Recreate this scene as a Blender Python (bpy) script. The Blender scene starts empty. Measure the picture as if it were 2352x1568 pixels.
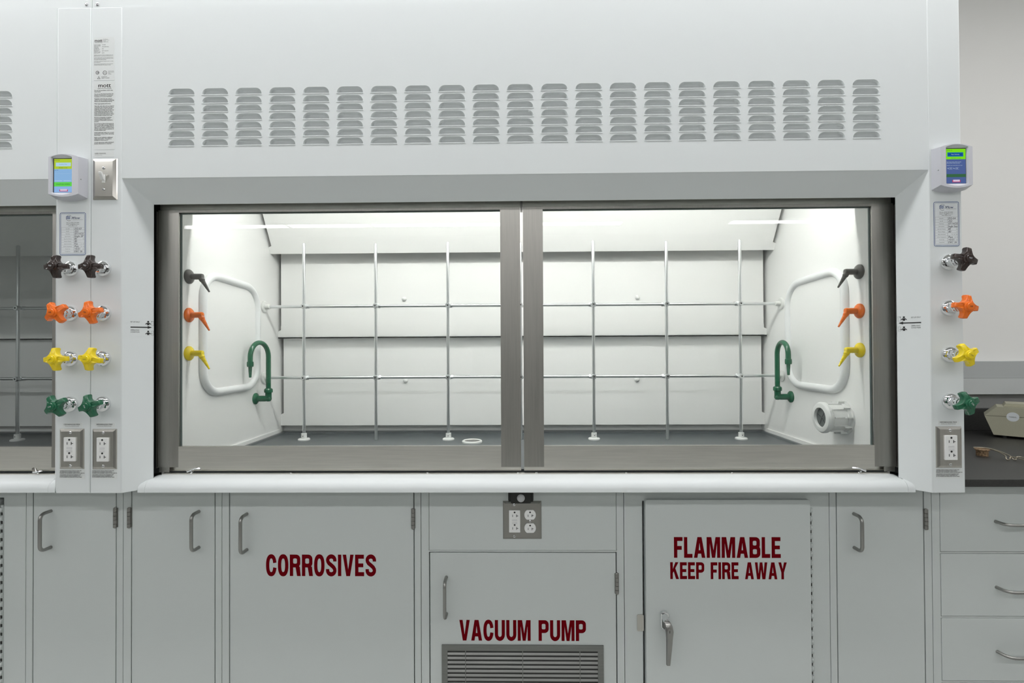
import bpy, bmesh, math, random
from mathutils import Vector, Matrix
from mathutils.geometry import tessellate_polygon
random.seed(7)
S = bpy.context.scene
COL = S.collection
PI = math.pi

# ------------------------------------------------------------------ camera
CX, CD, CZ = -0.0023, 1.4014, 1.3051
YAW, PITCH, ROLL = 0.0161, 0.0092, -0.0051
cd = bpy.data.cameras.new('camera'); cam = bpy.data.objects.new('camera', cd); COL.objects.link(cam)
fw = Vector((-math.sin(YAW)*math.cos(PITCH), math.cos(YAW)*math.cos(PITCH), math.sin(PITCH)))
rt = Vector((math.cos(YAW), math.sin(YAW), 0)); up = rt.cross(fw)
r2 = rt*math.cos(ROLL) + up*math.sin(ROLL); u2 = -rt*math.sin(ROLL) + up*math.cos(ROLL)
M = Matrix.Identity(4)
for i in range(3):
    M[i][0], M[i][1], M[i][2] = r2[i], u2[i], -fw[i]
M[0][3], M[1][3], M[2][3] = CX, -CD, CZ
cam.matrix_world = M
cd.sensor_fit = 'HORIZONTAL'; cd.sensor_width = 36.0; cd.lens = 36.0*1152.2/2352
cd.clip_start = 0.02; cd.clip_end = 60
S.camera = cam

# ------------------------------------------------------------------ world, exposure
S.view_settings.view_transform = 'Standard'; S.view_settings.look = 'None'
S.view_settings.exposure = 0.0; S.view_settings.gamma = 1.0
try: S.view_settings.use_curve_mapping = False
except Exception: pass
W = bpy.data.worlds.new('world'); S.world = W; W.use_nodes = True
W.node_tree.nodes['Background'].inputs[0].default_value = (0.93, 0.97, 1.0, 1)
W.node_tree.nodes['Background'].inputs[1].default_value = 0.55
CEIL_LIGHT = 18.0        # radiance of the ceiling light diffusers
HOOD_LIGHT = 48.0        # radiance of the lamp in the lit hood
SCREEN = 0.85

# ------------------------------------------------------------------ materials
def mat(name, col, rough=0.5, metal=0.0, spec=0.5, coat=0.0, emit=None, es=0.0):
    m = bpy.data.materials.new(name); m.use_nodes = True
    b = m.node_tree.nodes['Principled BSDF']
    b.inputs['Base Color'].default_value = (*col, 1)
    b.inputs['Roughness'].default_value = rough
    b.inputs['Metallic'].default_value = metal
    b.inputs['Specular IOR Level'].default_value = spec
    b.inputs['Coat Weight'].default_value = coat
    if emit:
        b.inputs['Emission Color'].default_value = (*emit, 1); b.inputs['Emission Strength'].default_value = es
    return m
def srgb(r, g, b):
    return tuple((c/255/12.92 if c/255 <= .04045 else ((c/255+.055)/1.055)**2.4) for c in (r, g, b))
def node(m, t, **kw):
    n = m.node_tree.nodes.new(t)
    for k, v in kw.items(): setattr(n, k, v)
    return n
def add_noise(m, scale, lo, hi, stretch=(1, 1, 1), rough_amt=0.0, bump=0.0, detail=3.0):
    """object-space noise varies base colour a little (wear), roughness and bump"""
    nt = m.node_tree; b = nt.nodes['Principled BSDF']; L = nt.links
    tc = node(m, 'ShaderNodeTexCoord'); mp = node(m, 'ShaderNodeMapping')
    mp.inputs['Scale'].default_value = stretch
    nz = node(m, 'ShaderNodeTexNoise'); nz.inputs['Scale'].default_value = scale; nz.inputs['Detail'].default_value = detail
    L.new(tc.outputs['Object'], mp.inputs['Vector']); L.new(mp.outputs['Vector'], nz.inputs['Vector'])
    rp = node(m, 'ShaderNodeMapRange'); rp.inputs['To Min'].default_value = lo; rp.inputs['To Max'].default_value = hi
    rp.inputs['From Min'].default_value = .3; rp.inputs['From Max'].default_value = .7
    L.new(nz.outputs['Fac'], rp.inputs['Value'])
    mx = node(m, 'ShaderNodeMix', data_type='RGBA', blend_type='MULTIPLY'); mx.inputs['Factor'].default_value = 1
    mx.inputs['A'].default_value = b.inputs['Base Color'].default_value
    L.new(rp.outputs['Result'], mx.inputs['B']); L.new(mx.outputs['Result'], b.inputs['Base Color'])
    if rough_amt:
        r0 = b.inputs['Roughness'].default_value
        rr = node(m, 'ShaderNodeMapRange'); rr.inputs['To Min'].default_value = r0-rough_amt; rr.inputs['To Max'].default_value = r0+rough_amt
        L.new(nz.outputs['Fac'], rr.inputs['Value']); L.new(rr.outputs['Result'], b.inputs['Roughness'])
    if bump:
        bp = node(m, 'ShaderNodeBump'); bp.inputs['Strength'].default_value = bump; bp.inputs['Distance'].default_value = .001
        L.new(nz.outputs['Fac'], bp.inputs['Height']); L.new(bp.outputs['Normal'], b.inputs['Normal'])
    return m
def emission(name, col, s):
    m = bpy.data.materials.new(name); m.use_nodes = True; nt = m.node_tree; nt.nodes.clear()
    e = nt.nodes.new('ShaderNodeEmission'); o = nt.nodes.new('ShaderNodeOutputMaterial')
    e.inputs[0].default_value = (*col, 1); e.inputs[1].default_value = s
    nt.links.new(e.outputs[0], o.inputs[0]); return m
def glass(name, tint=(0.97, 0.985, 0.98)):
    m = bpy.data.materials.new(name); m.use_nodes = True; nt = m.node_tree; nt.nodes.clear(); L = nt.links
    o = nt.nodes.new('ShaderNodeOutputMaterial'); mx = nt.nodes.new('ShaderNodeMixShader')
    t = nt.nodes.new('ShaderNodeBsdfTransparent'); t.inputs[0].default_value = (*tint, 1)
    g = nt.nodes.new('ShaderNodeBsdfGlossy'); g.inputs['Roughness'].default_value = 0.004
    f = nt.nodes.new('ShaderNodeFresnel'); f.inputs['IOR'].default_value = 1.45
    ge = nt.nodes.new('ShaderNodeNewGeometry'); ir = nt.nodes.new('ShaderNodeMapRange')
    ir.inputs['To Min'].default_value = 1.45; ir.inputs['To Max'].default_value = 1/1.45     # leaving the thin pane: same angle as entering
    L.new(ge.outputs['Backfacing'], ir.inputs['Value']); L.new(ir.outputs['Result'], f.inputs['IOR'])
    L.new(f.outputs[0], mx.inputs[0]); L.new(t.outputs[0], mx.inputs[1]); L.new(g.outputs[0], mx.inputs[2]); L.new(mx.outputs[0], o.inputs[0])
    return m
PAINT = mat('white_hood_paint', (.735, .775, .78), .38, spec=.4)
CABP = mat('grey_white_cabinet_paint', (.585, .625, .615), .42, spec=.35)
LINER = mat('white_liner_panel', (.915, .915, .905), .35, spec=.35)
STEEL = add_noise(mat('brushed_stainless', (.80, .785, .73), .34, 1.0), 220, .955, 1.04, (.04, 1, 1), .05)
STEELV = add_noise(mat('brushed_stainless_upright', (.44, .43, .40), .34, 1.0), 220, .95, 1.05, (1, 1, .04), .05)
PLATE = add_noise(mat('stainless_cover', (.56, .545, .51), .25, 1.0), 260, .92, 1.06, (1, 1, .05), .04)
SATIN = mat('satin_metal', (.34, .34, .325), .33, 1.0)
HINGE = mat('hinge_metal', (.30, .295, .28), .36, 1.0)
CHROME = mat('chrome', (.82, .83, .84), .06, 1.0)
ALU = mat('aluminium_rod', (.78, .80, .81), .28, 1.0)
ZINC = mat('white_coated_fitting', (.80, .81, .79), .4)
GLASS = glass('sash_glass')
EPOXY = add_noise(mat('grey_epoxy', (.075, .088, .095), .33, spec=.5), 60, .92, 1.06)
BLACKTOP = add_noise(mat('black_epoxy', (.022, .022, .021), .42, spec=.6), 180, .7, 1.3)
DARK = mat('dark_gap', (.03, .032, .03), .7)
BLACKRUB = mat('black_rubber', (.02, .022, .02), .6)
WHITEP = mat('white_plastic', (.82, .83, .82), .32)
GREYP = mat('grey_membrane', (.10, .115, .115), .5)
MONP = mat('monitor_plastic', (.60, .61, .66), .28, spec=.5)
RUBBERW = mat('white_gasket', (.85, .865, .87), .4)
BROWN = mat('brown_enamel', (.030, .019, .016), .22, spec=.6)
GREYE = mat('grey_enamel', (.10, .095, .088), .3, spec=.6)
ORANGE = mat('orange_enamel', (.86, .17, .008), .22, spec=.6)
YELLOW = mat('yellow_enamel', (.86, .66, .008), .22, spec=.6)
GREEN = mat('green_enamel', (.012, .115, .055), .22, spec=.6)
RED = mat('dark_red_vinyl', (.15, .001, .005), .6, spec=.03)
INK = mat('black_print', (.012, .013, .014), .6)
GREYINK = mat('grey_print', (.20, .21, .21), .6)
PENINK = mat('pen_ink', (.03, .03, .05), .6)
BLUE = mat('blue_print', (.035, .09, .27), .5)
PAPER = mat('label_film', (.72, .75, .745), .35)
PAPERW = mat('label_paper', (.74, .78, .80), .4)
BEIGE = add_noise(mat('beige_plastic', (.45, .44, .33), .42), 400, .95, 1.04)
RUST = add_noise(mat('rusty_metal', (.30, .20, .115), .7, .3), 180, .35, 1.5)
WIRE = mat('dull_wire', (.42, .38, .30), .35, 1.0)
LENSG = mat('sensor_lens', (.62, .63, .64), .35)
WALLP = mat('white_wall_paint', (.86, .86, .835), .7, spec=.2)
RACE = mat('grey_raceway', (.47, .495, .495), .45)
WALLSHADE = mat('shaded_wall_grey', (.42, .425, .42), .6)  # white wall below the raceway, its shade put into the colour
FLOORM = add_noise(mat('grey_vinyl_floor', (.45, .46, .44), .45), 30, .94, 1.05)
CEILM = mat('ceiling_paint', (.74, .75, .74), .8)
CLIGHT = emission('ceiling_diffuser', (1, .985, .985), CEIL_LIGHT)
HLIGHT = emission('hood_lamp_diffuser', (1, .99, .95), HOOD_LIGHT)
LAMPOFF = mat('unlit_diffuser', (.7, .7, .68), .4)

# ------------------------------------------------------------------ mesh builder
def world_off(p):
    o = Vector((0, 0, 0))
    while p is not None: o += p.location; p = p.parent
    return o
_tc = {}
def text_tris(s, shear=0.0):
    k = (s, shear)
    if k not in _tc:
        c = bpy.data.curves.new('lettering', 'FONT'); c.body = s; c.shear = shear; c.resolution_u = 3
        o = bpy.data.objects.new('lettering', c); COL.objects.link(o)
        dg = bpy.context.evaluated_depsgraph_get()
        me = bpy.data.meshes.new_from_object(o.evaluated_get(dg))
        vs = [(v.co.x, v.co.y) for v in me.vertices]; fs = [tuple(p.vertices) for p in me.polygons]
        bpy.data.objects.remove(o); bpy.data.curves.remove(c); bpy.data.meshes.remove(me)
        _tc[k] = (vs, fs)
    return _tc[k]
class MB:
    def __init__(s): s.v = []; s.f = []; s.m = []; s.sm = []
    def add(s, vs, fs, mi=0, smooth=False):
        n = len(s.v); s.v += [Vector(v) for v in vs]
        for f in fs: s.f.append(tuple(i+n for i in f)); s.m.append(mi); s.sm.append(smooth)
        return s
    def take(s, bm, soft, mi):
        bm.verts.index_update(); n = len(s.v); s.v += [v.co.copy() for v in bm.verts]
        for f in bm.faces: s.f.append(tuple(v.index+n for v in f.verts)); s.m.append(mi); s.sm.append(f in soft)
        bm.free(); return s
    def box(s, x0, x1, y0, y1, z0, z1, mi=0, bev=0.0):
        if x1 < x0: x0, x1 = x1, x0
        b = bev
        if b <= 0:
            vs = [(x, y, z) for x in (x0, x1) for y in (y0, y1) for z in (z0, z1)]
            return s.add(vs, [(0, 1, 3, 2), (4, 6, 7, 5), (0, 4, 5, 1), (2, 3, 7, 6), (0, 2, 6, 4), (1, 5, 7, 3)], mi)
        bm = bmesh.new(); bmesh.ops.create_cube(bm, size=1)
        for v in bm.verts: v.co = Vector(((x0+x1)/2+v.co.x*(x1-x0), (y0+y1)/2+v.co.y*(y1-y0), (z0+z1)/2+v.co.z*(z1-z0)))
        rr = bmesh.ops.bevel(bm, geom=bm.edges[:], offset=b, segments=2, profile=.5, affect='EDGES')
        return s.take(bm, set(rr['faces']), mi)
    def prism(s, poly, axis, a, b, mi=0, smooth=False, bev=0.0, bev_long=True):
        """poly of 2D points: axis 'x' -> (y,z); 'y' -> (x,z); 'z' -> (x,y)"""
        def P(p, t):
            return {'x': (t, p[0], p[1]), 'y': (p[0], t, p[1]), 'z': (p[0], p[1], t)}[axis]
        n = len(poly)
        vs = [P(p, a) for p in poly]+[P(p, b) for p in poly]
        fs = [(i, (i+1) % n, n+(i+1) % n, n+i) for i in range(n)]+[tuple(range(n)), tuple(range(2*n-1, n-1, -1))]
        if bev > 0:
            bm = bmesh.new(); bv = [bm.verts.new(v) for v in vs]
            for f in fs: bm.faces.new([bv[i] for i in f])
            bmesh.ops.recalc_face_normals(bm, faces=bm.faces)
            rr = bmesh.ops.bevel(bm, geom=[e for e in bm.edges if e.calc_face_angle(0) > .5], offset=bev, segments=2, profile=.5, affect='EDGES')
            return s.take(bm, set(rr['faces']), mi)
        return s.add(vs, fs, mi, smooth)
    def frame(s, d):
        d = Vector(d).normalized(); h = Vector((0, 0, 1)) if abs(d.z) < .9 else Vector((1, 0, 0))
        a = d.cross(h).normalized(); return d, a, d.cross(a).normalized()
    def lathe(s, org, d, prof, n=24, mi=0, smooth=True):
        """prof: (distance along d, radius)"""
        d, a, b = s.frame(d); org = Vector(org); vs = []; fs = []
        for (t, r) in prof:
            for k in range(n):
                w = 2*PI*k/n; vs.append(org+d*t+(a*math.cos(w)+b*math.sin(w))*r)
        for i in range(len(prof)-1):
            for k in range(n):
                k2 = (k+1) % n; fs.append((i*n+k, i*n+k2, (i+1)*n+k2, (i+1)*n+k))
        if prof[0][1] > 1e-6: fs.append(tuple(range(n-1, -1, -1)))
        if prof[-1][1] > 1e-6: fs.append(tuple((len(prof)-1)*n+k for k in range(n)))
        return s.add(vs, fs, mi, smooth)
    def cyl(s, p0, p1, r, n=16, mi=0, r1=None):
        p0 = Vector(p0); p1 = Vector(p1)
        return s.lathe(p0, p1-p0, [(0, r), ((p1-p0).length, r if r1 is None else r1)], n, mi)
    def tube(s, path, r, n=10, mi=0, closed=False, taper=None):
        path = [Vector(p) for p in path]; N = len(path); vs = []; fs = []; prev = None
        for i, p in enumerate(path):
            if closed: t = path[(i+1) % N]-path[i-1]
            else: t = path[min(i+1, N-1)]-path[max(i-1, 0)]
            t.normalize()
            if prev is None:
                h = Vector((0, 0, 1)) if abs(t.z) < .9 else Vector((1, 0, 0)); a = t.cross(h).normalized()
            else: a = (prev-t*prev.dot(t)).normalized()
            prev = a; b = t.cross(a); rr = taper[i] if taper else r
            for k in range(n):
                w = 2*PI*k/n; vs.append(p+(a*math.cos(w)+b*math.sin(w))*rr)
        for i in range(N if closed else N-1):
            j = (i+1) % N
            for k in range(n):
                k2 = (k+1) % n; fs.append((i*n+k, i*n+k2, j*n+k2, j*n+k))
        if not closed: fs.append(tuple(range(n-1, -1, -1))); fs.append(tuple((N-1)*n+k for k in range(n)))
        return s.add(vs, fs, mi, True)
    def flat(s, loops, org, ux, uz, mi=0):
        """filled 2D outline (first loop outer, rest holes) on the plane org + ux,uz"""
        org = Vector(org); ux = Vector(ux); uz = Vector(uz)
        pts = [p for l in loops for p in l]
        tr = tessellate_polygon([[Vector((p[0], p[1], 0)) for p in l] for l in loops])
        fs = []
        for t in tr:
            a, b, c = (pts[i] for i in t)
            ar = (b[0]-a[0])*(c[1]-a[1])-(c[0]-a[0])*(b[1]-a[1])
            fs.append(tuple(t) if ar > 0 else tuple(reversed(t)))
        return s.add([org+ux*p[0]+uz*p[1] for p in pts], fs, mi)
    def rect(s, org, ux, uz, x0, x1, z0, z1, mi=0):
        return s.flat([[(x0, z0), (x1, z0), (x1, z1), (x0, z1)]], org, ux, uz, mi)
    def text(s, txt, org, ux, uz, h, align='L', width=None, mi=0, shear=0.0, maxw=None):
        """cap height h; org is the baseline start (or centre); width squeezes the line to that length"""
        vs, fs = text_tris(txt, shear)
        if not vs: return s
        k = h/0.69; x0 = min(v[0] for v in vs); x1 = max(v[0] for v in vs); kx = k
        if width: kx = width/(x1-x0)
        elif maxw and (x1-x0)*k > maxw: kx = maxw/(x1-x0)
        off = {'L': -x0, 'C': -(x0+x1)/2, 'R': -x1}[align]
        org = Vector(org); ux = Vector(ux); uz = Vector(uz)
        return s.add([org+ux*((v[0]+off)*kx)+uz*(v[1]*k) for v in vs], fs, mi)
    def build(s, name, mats, parent=None, org=None, sharp=32):
        me = bpy.data.meshes.new(name)
        if parent is not None: off = world_off(parent)
        elif org is not None: off = Vector(org)
        else:
            xs = [v.x for v in s.v]; ys = [v.y for v in s.v]; zs = [v.z for v in s.v]
            off = Vector(((min(xs)+max(xs))/2, (min(ys)+max(ys))/2, min(zs)))
        me.from_pydata([tuple(v-off) for v in s.v], [], s.f)
        if not isinstance(mats, (list, tuple)): mats = [mats]
        for m in mats: me.materials.append(m)
        me.polygons.foreach_set('material_index', s.m); me.polygons.foreach_set('use_smooth', s.sm)
        bm = bmesh.new(); bm.from_mesh(me)
        if not getattr(s, 'keep', False): bmesh.ops.recalc_face_normals(bm, faces=bm.faces)
        bm.to_mesh(me); bm.free()
        me.set_sharp_from_angle(angle=math.radians(sharp)); me.polygons.foreach_set('use_smooth', s.sm); me.update()
        o = bpy.data.objects.new(name, me); COL.objects.link(o)
        if parent is not None: o.parent = parent
        else: o.location = off
        return o
def F():                       # builder for flat printing: keep the winding it was given
    m = MB(); m.keep = True; return m
def tag(o, label, cat, group=None, kind=None):
    o['label'] = label; o['category'] = cat
    if group: o['group'] = group
    if kind: o['kind'] = kind
    return o
def thing(name, loc, label, cat, group=None):
    o = bpy.data.objects.new(name, None); COL.objects.link(o); o.location = loc; o.empty_display_size = .05
    return tag(o, label, cat, group)
def struct(o): o['kind'] = 'structure'; return o
X, Z = Vector((1, 0, 0)), Vector((0, 0, 1))
def rrect(x0, x1, z0, z1, r, n=6):
    out = []
    for cx, cz, a0 in ((x1-r, z0+r, -90), (x1-r, z1-r, 0), (x0+r, z1-r, 90), (x0+r, z0+r, 180)):
        for i in range(n+1):
            a = math.radians(a0+90*i/n); out.append((cx+r*math.cos(a), cz+r*math.sin(a)))
    return out
def circle(cx, cz, r, n=20): return [(cx+r*math.cos(2*PI*i/n), cz+r*math.sin(2*PI*i/n)) for i in range(n)]

# ------------------------------------------------------------------ room
CEILING_Z = 3.10
struct(MB().box(-6.5, 5.5, -6.6, 1.1, -.05, 0).build('floor', FLOORM))
struct(MB().box(-6.5, 5.5, -6.6, 1.1, CEILING_Z, CEILING_Z+.05).build('ceiling', CEILM))
struct(MB().box(-6.5, 5.5, .91, 1.0, 0, CEILING_Z).build('wall_back', WALLP))
struct(MB().box(-6.5, 5.5, -6.6, -6.5, 0, CEILING_Z).build('wall_front', mat('far_wall_paint', (.40, .41, .40), .7)))
struct(MB().box(-6.6, -6.5, -6.6, 1.0, 0, CEILING_Z).build('wall_left', mat('left_wall_paint', (.42, .43, .42), .7)))
struct(MB().box(5.5, 5.6, -6.6, 1.0, 0, CEILING_Z).build('wall_right', WALLP))
def ceiling_light(x, y, lab):
    t = thing('ceiling_light', (x, y, CEILING_Z-.03), lab, 'light', 'linear ceiling lights')
    MB().box(x-.60, x+.60, y-.10, y+.10, CEILING_Z-.028, CEILING_Z).build('frame', WHITEP, t)
    MB().box(x-.58, x+.58, y-.08, y+.08, CEILING_Z-.034, CEILING_Z-.0285).build('diffuser', CLIGHT, t)
for y in (-.35, -2.9, -5.65):
    for k, x in enumerate((-5.21, -3.99, -2.77, -1.55, -.33, .89, 2.11, 3.62)):
        if y == -5.65 and k == 6: continue
        ceiling_light(x, y, 'long white ceiling light mirrored in the hood glass' if y == -5.65 else 'long white ceiling light hanging in the row in front of the hoods')
# the laboratory bench across the room, mirrored in the steel and the dark glass
t = thing('island_bench', (-1, -4.2, 0), 'dark island bench with a black top across the room from the hoods', 'bench')
MB().box(-4.2, 3.2, -4.5, -3.9, 0, .88).build('body', mat('dark_bench_body', (.16, .165, .16), .5), t)
MB().box(-4.25, 3.25, -4.55, -3.85, .88, .914).build('worktop', BLACKTOP, t)
MB().box(-4.2, 3.2, -4.30, -4.10, 1.40, 1.43).box(-4.2, -4.15, -4.25, -4.15, .914, 1.40).box(3.15, 3.2, -4.25, -4.15, .914, 1.40).box(-.6, -.55, -4.25, -4.15, .914, 1.40).build('reagent_shelf', RACE, t)

# ------------------------------------------------------------------ fume hoods
ZT, ZB, ZP = 1.787, .8955, 2.276         # header lower edge, post foot, panel top
BV = .0535                                # depth of the bevelled surround
WI = 1.093                                # half width of the chamber
ZF = .914                                 # work surface
def louver_cells(mb, x0, z0):
    """one pressed louvre in a cell .0961 x .02415 whose lower left corner is x0,z0"""
    cw, ch, w, h, dp = .09605, .02415, .0745, .0172, .010
    cx = x0+cw/2; zb = z0+.0042
    def dome(k):     # k=0 rim ... 1 inner mouth
        hw, hh = w/2, h; pts = []
        n = 8
        for i in range(n+1):
            a = PI/2*i/n; pts.append((cx+hw-.017+.017*math.cos(a), zb+hh*math.sin(a)))
        for i in range(n+1):
            a = PI/2+PI/2*i/n; pts.append((cx-hw+.017+.017*math.cos(a), zb+hh*math.sin(a)))
        return pts
    out = dome(0); n = len(out)
    mb.flat([[(x0, z0), (x0+cw, z0), (x0+cw, z0+ch), (x0, z0+ch)], out], (0, 0, 0), X, Z)
    # pressed-in dome: rim at y=0, sinking inwards to the mouth at the bottom
    c = (cx, zb+.001)
    rings = []
    for k, dd in ((0, 0), (.10, .35), (.25, .75), (.5, .95), (.8, 1.0)):
        ring = []
        for (px, pz) in out:
            qx = px+(c[0]-px)*k*.35 if abs(px-cx) > .02 else px
            qz = pz+(zb-pz)*k
            ring.append((qx, dp*dd, qz))
        rings.append(ring)
    # slope: make depth grow towards the mouth
    vs = []
    for ring, (k, dd) in zip(rings, ((0, 0), (.10, .35), (.25, .75), (.5, .95), (.8, 1.0))):
        vs += ring
    fs = []
    for i in range(len(rings)-1):
        for j in range(n-1):
            fs.append((i*n+j, i*n+j+1, (i+1)*n+j+1, (i+1)*n+j))
    mb.add(vs, fs, 0, True)
    # lower lip of the slot and the dark duct behind
    mb.prism([(-.0011, zb-.0024), (-.0011, zb-.0009), (.0008, zb+.0003), (.0020, zb+.0003), (.0020, zb-.0024)], 'x', cx-w/2-.0008, cx+w/2+.0008)
    mb.add([(cx-w/2, .010, zb-.003), (cx+w/2, .010, zb-.003), (cx+w/2, .0098, zb+.006), (cx-w/2, .0098, zb+.006)], [(0, 1, 2, 3)], 0)
def fume_hood(ox, lit, label, post_out=None, nolou=False):
    """ox: centre of the hood"""
    R = thing('fume_hood', (ox, .4, ZB), label, 'fume hood', 'fume hoods')
    def Q(mb, name, m, parent=R):
        for v in mb.v: v.x += ox
        return mb.build(name, m, parent)
    # --- outside shell
    p = F(); cx0, cz0 = -1.00725, 2.0228-6*.02415-.0042
    cols = 21; cw, ch = .09605, .02415
    for i in range(cols):
        for j in range(7): louver_cells(p, cx0+i*cw, cz0+j*ch)
    x1 = cx0+cols*cw; z1 = cz0+7*ch; e = 1.1292
    for (a, b, c, d) in ((-e, cx0, ZT, ZP), (x1, e, ZT, ZP), (cx0, x1, ZT, cz0), (cx0, x1, z1, ZP)): p.rect((0, 0, 0), X, Z, a, b, c, d)
    p.add([(-e, 0, ZP), (e, 0, ZP), (e, .02, ZP), (-e, .02, ZP)], [(0, 1, 2, 3)])
    p.add([(-e, 0, ZT), (-e, .02, ZT), (-e, .02, ZP), (-e, 0, ZP)], [(0, 1, 2, 3)]); p.add([(e, 0, ZT), (e, .02, ZT), (e, .02, ZP), (e, 0, ZP)], [(0, 3, 2, 1)])
    Q(p, 'front_panel', PAINT)
    Q(MB().prism([(.0008, ZT+.0004), (BV, ZT-.0605), (.078, ZT-.050), (.078, ZT+.06), (.022, ZT+.06), (.0008, ZT+.004)], 'x', -1.13, 1.13), 'header_bevel', PAINT)
    for s in (-1, 1):
        po = post_out if (post_out and s > 0) else 1.2186
        poly = [(s*po, 0), (s*1.1302, 0), (s*(1.1302-BV), BV), (s*(1.1302-BV+.016), .072), (s*po, .075)]
        Q(MB().prism(poly, 'z', ZB, ZP, bev=.0022), 'corner_post', PAINT)
        Q(MB().box(s*1.2186, s*1.2046, .0755, .90, ZB, ZP), 'side_panel', PAINT)
    ep = MB().box(-1.2182, (post_out or 1.2182)-.0004, .003, .02, ZP+.0015, 3.08)
    ep = Q(ep, 'enclosure_panel', PAINT)
    for sx in ((-1.2035, 1.19) if post_out is None else (1.2115,)):
        Q(MB().lathe((sx, .003, 2.286), (0, -1, 0), [(0, .0052), (.0015, .005), (.0028, .003), (.003, .0)], 14).box(sx-.003, sx+.003, -.0004, .001, 2.2853, 2.2867, 1), 'screw', [CHROME, DARK], ep)
    # --- airfoil sill
    prof = [(.085, .9262), (.055, .9245), (.040, .9205), (.031, .914), (.0265, .906), (.0252, .900), (.0252, .8905), (.0262, .8893), (.085, .8893)]
    def foil(x0, x1, name, parent, m0, m1):
        n = len(prof); vs = []
        for xx, mm in ((x0, m0), (x1, m1)):
            for (y, z) in prof:
                xe = xx
                if mm:   # mitred round end that follows the bevelled posts
                    sg = 1 if xx > 0 else -1
                    lim = min(1.0761+max(0.0, .0535-y), 1.1055 if y > .032 else 1.103)
                    xe = sg*lim
                vs.append((xe, y, z))
        fs = [(i, (i+1) % n, n+(i+1) % n, n+i) for i in range(n)]+[tuple(range(n)), tuple(range(2*n-1, n-1, -1))]
        return Q(MB().add(vs, fs, 0, True), name, PAINT, parent)
    af = foil(-1.082, 1.082, 'airfoil_sill', R, 0, 0)
    foil(-1.11, -1.0826, 'end_cap', af, 1, 0); foil(1.0826, 1.11, 'end_cap', af, 0, 1)
    st = Q(MB().box(-1.076, 1.076, .0855, .099, .9215, .9290), 'sill_strip', STEEL)
    for sx in (-.99, -.69, -.28, -.01, .045, .31, .62, .99):
        Q(MB().lathe((sx, .0900, .9290), (0, 0, 1), [(0, .0045), (.0018, .004), (.0024, .0)], 12), 'bolt', CHROME, st)
    # --- sash tracks, header track
    c0 = .0035
    Q(MB().box(-1.13, 1.13, .1005, .104, 1.7195, 1.80), 'header_track', STEEL)
    for s in (-1, 1):
        Q(MB().box(c0+s*1.0960, c0+s*1.128, .0985, .125, .927, 1.80), 'sash_track', [BLACKRUB])
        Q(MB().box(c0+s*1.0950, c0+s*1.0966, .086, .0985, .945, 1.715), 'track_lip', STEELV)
    Q(MB().box(c0-.0032, c0+.0032, .090, .1003, 1.706, 1.79), 'track_guide', HINGE)
    # --- the two sashes
    for s in (-1, 1):
        xo, xi = c0+s*1.0935, c0+s*.0044           # outer and inner edges
        go, gi = c0+s*1.0305, c0+s*.0635           # glass edges
        f = MB(); xa_, xb_ = sorted((xi, c0+s*1.0735)); ga_, gb_ = sorted((gi, go))
        ou = [(xa_, .9473), (xb_, .9473), (xb_, 1.7195), (xa_, 1.7195)]; inn = [(ga_, 1.0095), (gb_, 1.0095), (gb_, 1.7115), (ga_, 1.7115)]
        vs = [(p_, y_, q_) for y_ in (.088, .1) for l_ in (ou, inn) for p_, q_ in l_]
        fs = []
        for k in range(4):
            k2 = (k+1) % 4
            fs += [(k, k2, 4+k2, 4+k), (8+k, 12+k, 12+k2, 8+k2), (k, 8+k, 8+k2, k2), (4+k, 4+k2, 12+k2, 12+k)]
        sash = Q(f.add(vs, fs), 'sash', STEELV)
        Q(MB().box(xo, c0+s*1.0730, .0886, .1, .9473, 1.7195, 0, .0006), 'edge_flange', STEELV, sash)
        Q(MB().box(ga_, gb_, .0872, .0879, .9473, 1.0095), 'bottom_rail', STEEL, sash)
        g = MB().box(gi+s*.0004, go-s*.0004, .1005, .106, 1.0085, 1.7125)
        Q(g, 'glass_pane', GLASS, sash)
        gk = MB().box(go-s*.0030, go, .0965, .1004, 1.0095, 1.7115).box(gi, go, .0965, .1004, 1.7085, 1.7115)
        Q(gk, 'gasket', mat('grey_green_gasket', (.10, .13, .125), .4), sash)
        Q(MB().box(xi, c0+s*1.0735, .106, .118, .9350, .9472).prism([(.100, .9338), (.118, .9338), (.118, .9350), (.100, .9345)], 'x', xi, c0+s*1.0735), 'lift_channel', STEEL, sash)
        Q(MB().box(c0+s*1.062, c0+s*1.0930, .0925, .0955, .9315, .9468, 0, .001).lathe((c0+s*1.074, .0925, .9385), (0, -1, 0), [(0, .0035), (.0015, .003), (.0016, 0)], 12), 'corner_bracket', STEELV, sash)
        lx = c0+s*.985
        Q(MB().tube([(lx+s*.014, .092, .9365), (lx, .080, .9345), (lx-s*.004, .0795, .9350)], .0025, 8).tube([(lx-s*.016, .093, .9430), (lx-s*.002, .086, .9435), (lx+s*.012, .074, .9375)], .0032, 8), 'latch', CHROME, sash)
    # --- chamber
    for s in (-1, 1):
        lw = Q(MB().box(s*WI, s*(WI+.012), .1255, .905, ZF, 2.04), 'liner_wall', LINER)
        # cove strip along the work surface
        Q(MB().box(s*(WI-.006), s*WI, .16, .86, ZF, ZF+.0205), 'cove_strip', LINER, lw)
        # access panel with its gasket
        ya, yb, za, zb_ = .297, .651, 1.147, 1.563
        path = rrect(ya, yb, za, zb_, .085, 8)
        def tilt(yv, zv):   # upper edge falls towards the back
            return zv-(.018*(yv-ya)/(yb-ya) if zv > 1.35 else 0)
        ap = Q(MB().prism([(yv, tilt(yv, zv)) for yv, zv in rrect(ya, yb, za, zb_, .085, 8)], 'x', s*WI, s*(WI-.006)), 'access_panel', LINER)
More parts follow.
